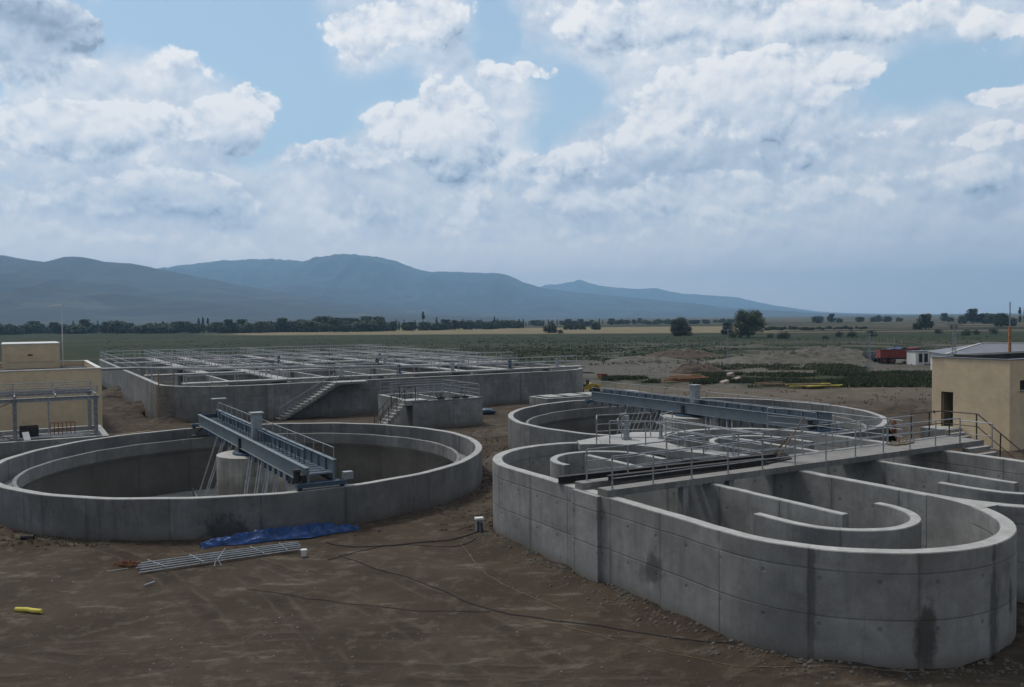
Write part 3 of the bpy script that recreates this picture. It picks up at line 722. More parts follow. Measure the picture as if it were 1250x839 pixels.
for (a, c, d, e) in ((X0-.05, Y0-.05, X1+.05, Y0+.3), (X0-.05, Y1-.3, X1+.05, Y1+.05), (X0-.05, Y0+.302, X0+.3, Y1-.302)):
    MB().box(a, c, H+.003, d, e, H+.05).build('coping', M['roofgr'], br)
b = MB(); b.box(X0-.03, 5.0, 1.75, X0-.002, 5.08, 1.9); b.build('switch_box', M['hole'], br)
b = MB(); b.box(X0+1.2, 3.2, H-.2, X1-.6, 4.6, H+.16); b.build('roof_upstand', M['roofdk'], br)
b = MB(); b.box(X0-1.4, 3.3, .02, X0-.003, 5.0, 1.0)
b.build('landing', M['slab'], br)
b = MB()
for k in range(5): b.box(X0-1.4, 3.3-.32*(k+1), -.1, X0-.1, 3.3-.32*k-.002, 1.0-.18*(k+1))
b.build('stair', M['slab'], br)

# ================================================================== far yard
def pole(px, Y, ytop, label, lower=None, arms=True, lattice=True):
    x, y = AT(px, Y); zt_ = ZT(px, ytop, Y)
    t = free('utility_pole', label, 'pole', x, y, 0, random.uniform(-.3, .3))
    b = MB()
    if lattice:
        for sx, sy in ((-1, -1), (1, -1), (1, 1), (-1, 1)): b.tube([(sx*.22, sy*.22, 0), (sx*.09, sy*.09, zt_)], .03, 4)
        k = 0; z = 0.0
        while z < zt_-.5:
            f0 = 1-z/zt_*.6; f1 = 1-(z+.55)/zt_*.6
            for (ax, ay), (bx, by) in (((-1, -1), (1, -1)), ((1, -1), (1, 1)), ((1, 1), (-1, 1)), ((-1, 1), (-1, -1))):
                b.tube([(ax*.22*f0, ay*.22*f0, z), (bx*.22*f1, by*.22*f1, z+.55)], .016, 4, cap=False)
            z += .55
    else: b.tube([(0, 0, 0), (0, 0, zt_)], .07, 8, .045)
    b.build('mast', M['galvd'], t)
    if lower:
        b = MB(); b.tube([(0, 0, 0), (0, 0, lower)], .115, 10); b.build('painted_base', M['orange'], t)
    if arms:
        b = MB(); b.beam((-.8, 0, zt_-.15), (.8, 0, zt_-.15), .08, .08)
        for q in (-.7, 0, .7): b.tube([(q, 0, zt_-.1), (q, 0, zt_+.14)], .045, 6)
        b.build('crossarm', M['galvd'], t)
    return t
pole(889, 126, 402, 'lattice utility pole in the middle of the grey yard, the leftmost of the poles')
pole(1061, 111, 407, 'lattice utility pole standing left of the red truck')
pole(1165, 88, 395, 'lattice utility pole behind the beige building with the dark doorway')
pole(1233, 70, 369, 'thin galvanised mast with orange lower part at the far right', lower=ZT(1233, 399, 70), arms=False, lattice=False)

# red tipper truck seen side on, dark car, white kiosk, hipped building
x, y = AT(1093, 134)
t = free('tipper_truck', 'red tipper truck parked beside the small white kiosk', 'truck', x, y, 0, radians(-8))
b = MB(); b.box(-2.5, -1.15, .95, 1.9, 1.15, 1.02)
b.box(-2.5, -1.15, 1.02, 1.9, -1.1, 2.15); b.box(-2.5, 1.1, 1.02, 1.9, 1.15, 2.15); b.box(-2.5, -1.1, 1.02, -2.45, 1.1, 2.15); b.box(1.85, -1.1, 1.02, 1.9, 1.1, 2.35)
for k in range(8): b.box(-2.45+.6*k, -1.2, .98, -2.37+.6*k, -1.15, 2.15)
b.box(-2.5, -1.21, 2.08, 1.9, -1.15, 2.18)
b.build('dump_body', M['red'], t)
b = MB(); b.box(-2.3, -.45, .72, 3.4, .45, .94); b.build('chassis', M['black'], t)
b = MB(); b.add([(2.1, -1.1, .6), (3.5, -1.1, .6), (3.5, -1.1, 1.6), (3.2, -1.1, 2.45), (2.1, -1.1, 2.5), (2.1, 1.1, .6), (3.5, 1.1, .6), (3.5, 1.1, 1.6), (3.2, 1.1, 2.45), (2.1, 1.1, 2.5)],
      [(0, 1, 2, 3, 4), (9, 8, 7, 6, 5), (0, 5, 6, 1), (1, 6, 7, 2), (2, 7, 8, 3), (3, 8, 9, 4), (4, 9, 5, 0)]); cab = b.build('cab', M['red'], t); sub(cab)
b = MB(); b.box(2.4, -1.12, 1.55, 3.2, -1.102, 2.25); b.build('side_window', M['glass'], cab)
for wx in (-1.9, -.7, 2.7):
    for wy_ in (-1.0, 1.0):
        b = MB(); b.tube([(wx, wy_-.14, .5), (wx, wy_+.14, .5)], .5, 18); w = b.build('wheel', M['black'], t); sub(w)
        b = MB(); b.tube([(wx, wy_-.16, .5), (wx, wy_+.16, .5)], .22, 12); b.build('rim', M['red'], w)
p = free('blue_sheet', 'blue sheet bundled on top of the red truck body', 'sheet', x+.5, y, 2.2, radians(-8))
b = MB(); n_ = 12
vs = [(-1.6+3.4*i/n_, -1.0+2*j/6, .05+.28*max(0, sin(pi*i/n_))*(.6+.4*sin(j*1.3+i))) for i in range(n_+1) for j in range(7)]
b.add(vs, [(i*7+j, (i+1)*7+j, (i+1)*7+j+1, i*7+j+1) for i in range(n_) for j in range(6)]); b.build('sheet_cloth', M['bluep'], p)
x, y = AT(1066, 140)
t = free('parked_car', 'dark off road car parked left of the red truck', 'car', x, y, 0, radians(8))
b = MB(); b.add([(-.95, -2, .45), (.95, -2, .45), (.95, 2, .45), (-.95, 2, .45), (-.95, -2, 1.0), (.95, -2, 1.0), (.95, 2, 1.05), (-.95, 2, 1.05)], [(3, 2, 1, 0), (0, 1, 5, 4), (1, 2, 6, 5), (2, 3, 7, 6), (3, 0, 4, 7), (4, 5, 6, 7)])
b.add([(-.9, -1.2, 1.0), (.9, -1.2, 1.0), (.9, 1.9, 1.04), (-.9, 1.9, 1.04), (-.72, -.6, 1.65), (.72, -.6, 1.65), (.72, 1.7, 1.65), (-.72, 1.7, 1.65)], [(0, 1, 5, 4), (1, 2, 6, 5), (2, 3, 7, 6), (3, 0, 4, 7), (4, 5, 6, 7)])
b.build('body', M['black'], t)
b = MB(); b.add([(-.72, -1.12, 1.08), (.72, -1.12, 1.08), (.62, -.68, 1.58), (-.62, -.68, 1.58)], [(0, 1, 2, 3)]); b.v = [(p_[0], p_[1]-.03, p_[2]+.01) for p_ in b.v]; b.build('windscreen', M['glass'], t)
for sx in (-1, 1):
    b = MB(); b.box(sx*.7-.18, -2.03, .75, sx*.7+.18, -2.003, .92); b.build('headlight', M['white'], t)
    for wy_ in (-1.3, 1.3): b = MB(); b.tube([(sx*.75, wy_, .36), (sx*.95, wy_, .36)], .36, 16); b.build('wheel', M['black'], t)
b = MB(); b.box(-.5, -2.05, .5, .5, -2.003, .66); b.build('bumper', M['white'], t)
x, y = AT(1121, 131)
t = free('white_kiosk', 'small white cabin with two dark windows right of the red truck', 'cabin', x, y, 0, radians(10))
b = MB(); b.box(-1.15, -1.1, 0, 1.15, 1.1, 2.0); b.build('wall', M['white'], t)
b = MB(); b.box(-1.25, -1.2, 2.003, 1.25, 1.2, 2.1); b.build('roof', M['roofgr'], t)
for q in (-.35, .55): b = MB(); b.box(q-.3, -1.13, .4, q+.3, -1.102, 1.7); b.build('window', M['glass'], t)
x, y = AT(1210, 112)
t = free('hipped_building', 'low white building with a grey hipped roof behind the doorway building', 'building', x+2.0, y, 0, radians(-14))
b = MB(); b.box(-8.0, -5, 0, 9, 5, 2.6); b.build('wall', M['white'], t)
b = MB(); b.add([(-8.5, -5.5, 2.55), (9.5, -5.5, 2.55), (9.5, 5.5, 2.55), (-8.5, 5.5, 2.55), (-3.0, 0, 3.75), (4.0, 0, 3.75)], [(0, 1, 5, 4), (1, 2, 5), (2, 3, 4, 5), (3, 0, 4), (3, 2, 1, 0)]); b.build('roof', M['roofgr'], t)
b = MB()
for a, c in (((-8.5, -5.5, 2.6), (-3, 0, 3.8)), ((9.5, -5.5, 2.6), (4, 0, 3.8)), ((-3, 0, 3.8), (4, 0, 3.8))): b.beam(a, c, .2, .12)
b.build('ridge_cap', M['white'], t)
b = MB(); b.box(-6.0, -5.03, .8, -4.8, -5.003, 2.0); b.build('window', M['glass'], t)

# yellow roller by the basin corner
x, y = G(716, 481.5)
t = free('road_roller', 'small yellow road roller with a canopy frame beside the rear basin corner', 'roller', x, y, 0, radians(12))
for k, sx in enumerate((-.85, .85)):
    b = MB(); b.tube([(sx, -.55, .42), (sx, .55, .42)], .42, 20); b.build('drum', M['black'], t)
b = MB(); b.add([(-1.25, -.5, .5), (1.3, -.5, .5), (1.3, -.5, .95), (.4, -.5, 1.15), (-.3, -.5, .8), (-1.25, -.5, .85), (-1.25, .5, .5), (1.3, .5, .5), (1.3, .5, .95), (.4, .5, 1.15), (-.3, .5, .8), (-1.25, .5, .85)],
      [(0, 1, 2, 3, 4, 5), (11, 10, 9, 8, 7, 6), (0, 6, 7, 1), (1, 7, 8, 2), (2, 8, 9, 3), (3, 9, 10, 4), (4, 10, 11, 5), (5, 11, 6, 0)]); b.build('body', M['yellow'], t)
b = MB(); b.box(-.35, -.3, .85, .15, .3, 1.0); b.box(.05, -.3, 1.0, .17, .3, 1.45); b.build('seat', M['black'], t)
b = MB(); b.tube([(-.7, 0, .8), (-.55, 0, 1.3)], .03); b.tube([(-.55+.16*cos(a*pi/6)*.4, .16*sin(a*pi/6), 1.3+.1*cos(a*pi/6)) for a in range(13)], .018, 5); b.build('steering_wheel', M['black'], t)
for sy in (-.48, .48):
    b = MB(); b.tube([(-.9, sy, .8), (-.85, sy, 2.05), (-.6, sy, 2.2), (.7, sy, 2.15)], .05, 6); b.build('canopy_frame', M['black'], t)

# small machine and debris in the yard
x, y = G(735, 462)
t = free('dumper_skip', 'small orange and red skip of tools behind the yellow roller', 'skip', x, y, 0); t.scale = (.6, .6, .6)
b = MB(); b.add([(-.9, -.4, .3), (.9, -.4, .3), (.9, .4, .3), (-.9, .4, .3), (-1.1, -.5, .9), (1.1, -.5, .9), (1.1, .5, .9), (-1.1, .5, .9)], [(3, 2, 1, 0), (0, 1, 5, 4), (1, 2, 6, 5), (2, 3, 7, 6), (3, 0, 4, 7)]); b.build('skip_body', M['red'], t)
b = MB(); b.tube([(-.6, -.45, .25), (-.6, .45, .25)], .25, 12); b.tube([(.6, -.45, .25), (.6, .45, .25)], .25, 12); b.build('wheels', M['black'], t)
b = MB(); b.box(-1.0, -.9, 0, -.2, -.5, .7); b.build('tool_box', M['orange'], t)

def board_pile(px, py, n, L, mat, label, name='timber_pile', w=.25, seed=1):
    rnd = random.Random(seed); x, y = G(px, py)
    t = free(name, label, 'pile', x, y, 0, rnd.uniform(-.2, .2))
    for k in range(n):
        b = MB(); a = rnd.uniform(-.2, .2); yy = rnd.uniform(-1.2, 1.2); xx = rnd.uniform(-L*.25, L*.25); z = .08+.1*(k % 6)*rnd.random()+k*.02
        b.beam((xx-L/2*cos(a), yy-L/2*sin(a), z), (xx+L/2*cos(a), yy+L/2*sin(a), z+rnd.uniform(-.05, .1)), w, .08); b.build('board', mat if k % 3 else M['wood'], t)
    return t
board_pile(835, 466, 16, 4.2, M['orange'], 'pile of orange formwork boards in the grey yard beyond the second round tank', seed=2)
board_pile(992, 474, 12, 3.8, M['foam'], 'scattered yellow boards beside the green strip of weeds', seed=5)
board_pile(938, 471, 8, 2.5, M['wood'], 'small scatter of pale boards left of the green weeds', seed=9)
for px, py, s_, lab in ((897, 466, .9, 'white broken slab lying by the foot of the leftmost utility pole'), (891, 459, .5, 'small grey block at the foot of the leftmost utility pole'), (884, 469, .6, 'low pale slab in front of the leftmost utility pole')):
    x, y = G(px, py); t = free('broken_slab', lab, 'slab', x, y, 0, .3, 'broken slabs by the pole')
    b = MB(); b.prism([(-s_*.6, -.4), (s_*.6, -.5), (s_*.7, .3), (0, .6), (-s_*.55, .45)], 0, .35); b.v = [(a, c, d+.35*a*(d > .1)) for a, c, d in b.v]; b.build('slab_piece', M['roofpk'], t)

def mound(px, py, rx, ry, h, mat, label, name='earth_mound', seed=0, Y=None, zt=None):
    x, y = G(px, py)
    t = tag_mesh = None
    b = MB(); n = 72; m_ = 22
    vs = [(0, 0, h)]; fs = []
    for j in range(1, m_+1):
        q = j/m_
        for i in range(n):
            a = 2*pi*i/n; e = 1+.25*mn.noise(Vector((cos(a)*1.5, sin(a)*1.5, seed)))
            xx, yy = rx*q*e*cos(a), ry*q*e*sin(a)
            prof = (1-q*q)**1.3 if q < 1 else 0
            z = h*prof*(1+.5*mn.noise(Vector((xx*.8, yy*.8, seed+4)))) + h*(.30*mn.noise(Vector((xx*1.7, yy*1.7, seed)))+.16*mn.noise(Vector((xx*4.3, yy*4.3, seed))))*(1-q)**.5*(q < 1)
            vs.append((xx, yy, (z if q < 1 else -.15)))
    fs += [(0, 1+i, 1+(i+1) % n) for i in range(n)]
    for j in range(m_-1):
        for i in range(n): fs.append((1+j*n+i, 1+(j+1)*n+i, 1+(j+1)*n+(i+1) % n, 1+j*n+(i+1) % n))
    b.add(vs, fs); o = b.build(name, mat, None, (0, 0, 0), True); o.location = (x, y, 0)
    tag(o, label, 'mound', 'heaps of earth on the site'); return o
mound(852, 455, 4.2, 2.5, 1.3, M['mound'], 'reddish earth heap behind the orange formwork boards', seed=3)
mound(830, 436, 9, 5, 1.3, M['mound'], 'pinkish brown earth heap at the edge of the green field', seed=5)
mound(785, 440, 8, 3, .7, M['gmound'], 'flat grey heap left of the pinkish brown earth heap', seed=8)
mound(975, 442, 17, 5, 1.5, M['gmound'], 'long grey gravel ridge between the leftmost pole and the dark car', seed=11)
mound(1010, 431, 10, 4, 1.1, M['gmound'], 'distant grey gravel heap behind the long gravel ridge', seed=13)
mound(1110, 503, 5.0, 1.6, .55, M['mound'], 'low brown earth heap left of the beige doorway building', seed=17)
mound(165, 500, 3.0, 1.6, .7, M['mound'], 'rust brown earth heap by the corner of the beige building at left', seed=19)
mound(210, 515, 2.3, 1.2, .4, M['mound'], 'low earth heap behind the left round tank', seed=23)
mound(150, 480, 2.2, 4.5, .9, M['mound'], 'sloping earth bank along the side wall of the rear basin', seed=29)
mound(625, 560, 1.6, 3.0, .25, M['mound'], 'low muddy heap between the round tanks', seed=31)
mound(600, 530, 1.4, 2.0, .3, M['mound'], 'small muddy heap right of the small rectangular tank', seed=37)

# dark sheet and red drum against the second tank
p = plant('black_sheet', 'black plastic sheet slumped against the right side of the second round tank', 'sheet', 29.6, 5.3)
w0 = Vector(P2W(XB, YB))
b = MB(); vs = []; n_ = 10
for i in range(n_+1):
    a = radians(-44+i*2.0)
    for j in range(6):
        f = j/5; r = RB+.06+.9*f**1.5+.1*sin(i*2+j)*f; vs.append((XB+r*cos(a), YB+r*sin(a), 1.5*(1-f)+.03))
b.add(vs, [(i*6+j, (i+1)*6+j, (i+1)*6+j+1, i*6+j+1) for i in range(n_) for j in range(5)]); b.build('sheet_cloth', M['black'], p)
x, y = G(1091, 540)
p = free('red_drum', 'dark rusty red gas bottle standing beside the black sheet', 'bottle', x, y, 0)
b = MB(); b.cyl((0, 0), .16, .05, 1.15, 16); b.cyl((0, 0), .16, 1.15, 1.35, 16, .06); b.cyl((0, 0), .04, 1.35, 1.45, 8); b.build('cylinder_body', M['rust'], p)
p = free('blue_bags', 'dark blue plastic bag lying right of the small rectangular tank', 'bag', *G(594, 506), 0)
b = MB(); n = 14
vs = []
for j in range(8):
    for i in range(n):
        a = 2*pi*i/n; q = sin(pi*(j+.5)/8); e = 1+.25*sin(3*a+j); vs.append((.75*q*e*cos(a), .4*q*e*sin(a), .25+.25*cos(pi*(j+.5)/8)*-1))
b.add(vs, [(j*n+i, j*n+(i+1) % n, (j+1)*n+(i+1) % n, (j+1)*n+i) for j in range(7) for i in range(n)]+[tuple(range(n))[::-1], tuple(7*n+i for i in range(n))]); b.build('bag_body', M['bluedk'], p, smooth=True)

# ================================================================== foreground odds and ends
# blue tarpaulin
x, y = G(345, 657)
p = free('blue_tarpaulin', 'crumpled blue tarpaulin lying along the foot of the left round tank', 'tarpaulin', x, y, 0, radians(27))
b = MB(); nx, ny = 110, 26; vs = []
for i in range(nx+1):
    for j in range(ny+1):
        s = i/nx; q = j/ny
        X = -2.75+5.5*s+.18*mn.noise(Vector((s*9, q*4, 1)))
        wdt = (.28+.52*sin(pi*min(1, s*1.05))**.7)*(.75+.45*mn.noise(Vector((s*4, 0, 7))))
        Yy = (q-.5)*2*wdt*.62+.16*mn.noise(Vector((s*5, 2, 3)))+.1*sin(s*6)
        h = .05+.34*(1-abs(mn.noise(Vector((X*1.1+Yy, Yy*3.6, 2))))*2.2)**2*.8+.10*abs(mn.noise(Vector((X*5+Yy*3, Yy*9, 5))))
        vs.append((X, Yy, h*(1-abs(2*q-1)**3)*(.5+.7*min(1, s*3)*min(1, (1-s)*5))+.02))
b.add(vs, [(i*(ny+1)+j, (i+1)*(ny+1)+j, (i+1)*(ny+1)+j+1, i*(ny+1)+j+1) for i in range(nx) for j in range(ny)]); b.build('cloth', M['tarp'], p)
# bundle of galvanised ladder-like frames
a = Vector((*G(172, 697), .12)); c = Vector((*G(366, 671), .12)); d = (c-a); ang = atan2(d.y, d.x); L = d.length
p = free('steel_bundle', 'bundle of long galvanised bars with cross rungs lying in front of the blue tarpaulin', 'bundle', a.x, a.y, 0, ang)
for k in range(11):
    b = MB(); yy = -.42+.085*k; z0 = .07+.05*(k % 3); of = random.uniform(-.15, .2)
    b.tube([(of, yy+random.uniform(-.03, .03), z0), (L*.5, yy*.95+.02, z0+.02), (L+of*.6, yy*.8+random.uniform(-.03, .03), z0+.03)], .024, 6); b.build('bar', M['galvd'] if k % 3 else M['galv'], p)
for k in range(5):
    b = MB(); xx = .6+k*(L-1.1)/4+random.uniform(-.15, .15); sk = random.uniform(-.3, .3); b.tube([(xx-sk, -.55, .17), (xx+sk, .45, .2+random.uniform(0, .06))], .014, 6); b.build('rung', M['galvd'], p)
b = MB(); b.tube([(L*.42, -.75, .02), (L*.44, -.5, .3), (L*.46, -.8, .03)], .018, 5); b.build('bent_stand', M['galv'], p)
p = free('rusty_wire', 'tangle of rusty brown wire at the left end of the steel bundle', 'wire', *G(157, 692), 0)
b = MB(); rr = random.Random(3)
pts = []; 
for k in range(90): pts.append((rr.gauss(0, .22), rr.gauss(0, .13), .03+abs(rr.gauss(0, .09))))
b.tube(pts, .009, 4); b.build('wire_tangle', M['rust'], p)
for (px0, py0, px1, py1, lab, mt, r_) in ((131, 699, 156, 696, 'pale rod lying left of the rusty wire', 'galv', .018), (176, 716, 189, 712, 'short rod lying in front of the steel bundle', 'galvd', .022), (133, 694, 146, 689, 'dark twig beside the rusty wire', 'woodd', .02)):
    a = G(px0, py0); c = G(px1, py1); p = free('loose_rod', lab, 'rod', a[0], a[1], 0)
    MB().tube([(0, 0, .03), (c[0]-a[0], c[1]-a[1], .05)], r_, 6).build('rod', M[mt], p)
# yellow foam strip
a = Vector(G(19, 747)); c = Vector(G(51, 749)); p = free('foam_strip', 'short yellow foam tube lying on the bare earth at lower left', 'foam', a.x, a.y, 0)
MB().tube([(0, 0, .065), ((c.x-a.x)*.4, (c.y-a.y)*.4+.03, .07), ((c.x-a.x)*.75, (c.y-a.y)*.8, .062), (c.x-a.x, c.y-a.y, .06)], .06, 10).build('tube', M['foam'], p)
# white cup
p = free('white_cup', 'small white plastic cup right of the steel bundle', 'cup', *G(371, 679), 0)
b = MB(); b.cyl((0, 0), .075, 0, .21, 16, .1); b.cyl((0, 0), .11, .205, .222, 16); b.build('cup_body', M['white'], p)
# dark sleeve at left
a = G(26, 659); p = free('rubber_sleeve', 'dark rubber sleeve lying by the foot of the left round tank', 'sleeve', a[0], a[1], 0)
b = MB(); b.tube([(0, 0, .08), (.2, .02, .09), (.42, .06, .08)], .085, 10); b.tube([(.0, 0, .08), (.05, .005, .08)], .1, 10); b.build('sleeve_tube', M['black'], p)
# marker box by the ditch
a = G(585, 651); p = free('cable_post', 'short grey cable outlet post with white cap left of the racetrack tank', 'post', a[0], a[1], 0, .3)
b = MB(); b.box(-.11, -.09, 0, .11, .09, .5); b.box(-.17, -.13, 0, .17, .13, .06); b.build('post_body', M['galvd'], p)
b = MB(); b.box(-.15, -.13, .5, .15, .13, .57); b.build('cap', M['white'], p)
b = MB(); b.tube([(.06, -.11, .4), (.07, -.13, .2), (.1, -.15, .02)], .025, 6); b.tube([(-.06, -.11, .45), (-.08, -.13, .2), (-.12, -.15, .02)], .025, 6); b.build('cable_tail', M['black'], p)
def cable(pts, r, mat, label, name='cable', wig=.05):
    P = [Vector(G(*q)) for q in pts]; out = []
    for i in range(len(P)-1):
        n = max(2, int((P[i+1]-P[i]).length/.25))
        for k in range(n): out.append(P[i].lerp(P[i+1], k/n))
    out.append(P[-1])
    # smooth
    for _ in range(6): out = [out[0]]+[(out[i-1]+out[i]*2+out[i+1])/4 for i in range(1, len(out)-1)]+[out[-1]]
    vs = [(q.x+wig*mn.noise(Vector((q.x, q.y, 1)))-out[0].x, q.y+wig*2*mn.noise(Vector((q.x*1.5, q.y, 9)))-out[0].y, TZ(q.x, q.y)+r+.004+.008*mn.noise(Vector((q.x*3, q.y*3, 2)))) for q in out]
    b = MB(); b.tube(vs, r*.72, 5); o = b.build(name, mat, None, (0, 0, 0)); o.location = (out[0].x, out[0].y, 0)
    tag(o, label, 'cable'); return o
cable([(398, 662), (420, 668), (460, 668), (500, 664), (545, 661), (575, 657), (584, 652)], .024, M['black'], 'thick black cable running from the tarpaulin to the short cable post')
cable([(400, 684), (440, 673), (480, 664), (530, 668), (566, 669), (582, 658)], .016, M['black'], 'thin black cable looping below the thick one by the cable post')
cable([(415, 678), (450, 693), (500, 707), (545, 722), (565, 735), (600, 748), (660, 758), (740, 768), (820, 780), (900, 790)], .017, M['black'], 'long black cable crossing the bare earth diagonally in the foreground')
cable([(300, 720), (380, 733), (460, 741), (530, 748), (598, 749)], .011, M['black'], 'thin black cable coming from the left and meeting the long diagonal cable')
cable([(562, 664), (572, 678), (590, 697), (620, 717), (660, 734), (700, 749)], .010, M['wood'], 'pale rope running down from the cable post')
cable([(684, 765), (740, 780), (800, 794), (850, 806), (910, 815), (980, 816), (1060, 822), (1140, 824)], .010, M['wood'], 'pale rope lying along the foot of the racetrack tank')
cable([(535, 649), (556, 652), (568, 646), (580, 642)], .012, M['black'], 'short black cable end left of the cable post')

# stones
def rock(b, x, y, r, rnd, z=0):
    z = TZ(x, y)-r*.15
    n = 7; k0 = rnd.random()*6
    ring = []
    vs = []
    for j, (q, hh) in enumerate(((.75, -.3), (1.0, .25), (.6, .75))):
        for i in range(n):
            a = 2*pi*i/n+k0; e = rnd.uniform(.75, 1.15); vs.append((x+r*q*e*cos(a), y+r*q*e*sin(a)*.8, z+r*hh*rnd.uniform(.8, 1.1)))
    fs = [tuple(2*n+i for i in range(n))]
    for j in range(2):
        for i in range(n): fs.append((j*n+i, j*n+(i+1) % n, (j+1)*n+(i+1) % n, (j+1)*n+i))
    b.add(vs, fs)
rnd = random.Random(11); b = MB()
for k in range(900):                    # rubble along the foot of the near ditch wall
    s = rnd.random()
    if s < .55:
        yy = rnd.uniform(-11.5, 0); off = abs(rnd.gauss(0, .55))+.05; q = (CX1-RC-.18-off, yy)
    else:
        a = radians(rnd.uniform(180, 275)); off = abs(rnd.gauss(0, .5))+.05; q = (CX1+(RC+.18+off)*cos(a), YR+(RC+.18+off)*sin(a))
    w = P2W(*q); rock(b, w[0], w[1], rnd.choice((.015, .02, .02, .03, .04, .065)), rnd)
o = b.build('rubble', M['stone'], None, (0, 0, 0)); o['kind'] = 'stuff'
b = MB()
for k in range(700):
    px = rnd.uniform(-60, 1150); py = 650+190*rnd.random()**.8
    w = G(px, py)
    pl = (Vector(w)-Vector(PO)); lx = pl.x*cos(PA)+pl.y*sin(PA); ly = -pl.x*sin(PA)+pl.y*cos(PA)
    if lx > -1.0 and ly > -17 and lx < 17 and ly < 4: continue
    if math.hypot(lx-XA, ly-YA) < RA+.2: continue
    rock(b, w[0], w[1], rnd.choice((.008, .01, .012, .016, .022, .03)), rnd)
o = b.build('pebbles', M['stone'], None, (0, 0, 0)); o['kind'] = 'stuff'
M['chips'] = plain('pale limestone chips', (.19, .175, .155), .9, 0, .4, 8)
b = MB()
for k in range(650):
    px = rnd.uniform(-60, 1150); py = 655+185*rnd.random()**.7
    w = G(px, py)
    pl = (Vector(w)-Vector(PO)); lx = pl.x*cos(PA)+pl.y*sin(PA); ly = -pl.x*sin(PA)+pl.y*cos(PA)
    if lx > -.8 and ly > -17 and lx < 17 and ly < 4: continue
    if math.hypot(lx-XA, ly-YA) < RA+.2: continue
    if mn.noise(Vector((w[0]*.35, w[1]*.35, 3))) < -.05: continue
    rock(b, w[0], w[1], rnd.choice((.007, .009, .011, .014, .02, .035)), rnd)
o = b.build('chippings', M['chips'], None, (0, 0, 0)); o['kind'] = 'stuff'
b = MB()
for k in range(500):                    # clods round the left tank
    a = radians(rnd.uniform(180, 380)); off = abs(rnd.gauss(0, .5)); q = (XA+(RA+.05+off)*cos(a), YA+(RA+.05+off)*sin(a)); w = P2W(*q); rock(b, w[0], w[1], rnd.choice((.02, .03, .04, .08)), rnd)
for k in range(700):
    px = rnd.uniform(600, 640); w = G(rnd.gauss(600, 20), rnd.uniform(500, 650)); rock(b, w[0]+rnd.gauss(0, 1), w[1], rnd.choice((.02, .04, .07)), rnd)
o = b.build('clods', M['mound'], None, (0, 0, 0)); o['kind'] = 'stuff'

# ================================================================== vegetation
def leafmat(name, c1, c2, sc=.6):
    m, t, b = material(name)
    ob = t.add('ShaderNodeTexCoord').outputs['Object']
    oi = t.add('ShaderNodeObjectInfo').outputs['Random']
    n = t.noise(ob, sc, 4, .6)
    c = t.mix(t.mr(n, .3, .7), c1, c2)
    f = t.mr(oi, 0, 1, .75, 1.25, False)
    c = t.mix(1.0, c, t.xyz(f, f, f), 'MULTIPLY')
    t.put(b.inputs['Base Color'], c); b.inputs['Roughness'].default_value = .75
    return m
M['leafd'] = leafmat('dark foliage', (.020, .034, .014), (.045, .065, .026))
M['leafm'] = leafmat('mid foliage', (.032, .05, .018), (.07, .09, .035))
M['leafo'] = leafmat('willow foliage', (.045, .06, .025), (.085, .10, .045))
M['bark'] = plain('bark', (.08, .06, .045), .9, 0, .3, 4)
M['weed'] = leafmat('weeds', (.032, .045, .014), (.062, .070, .026), .25)
M['dry'] = leafmat('dry grass', (.16, .13, .06), (.26, .20, .10), .25)

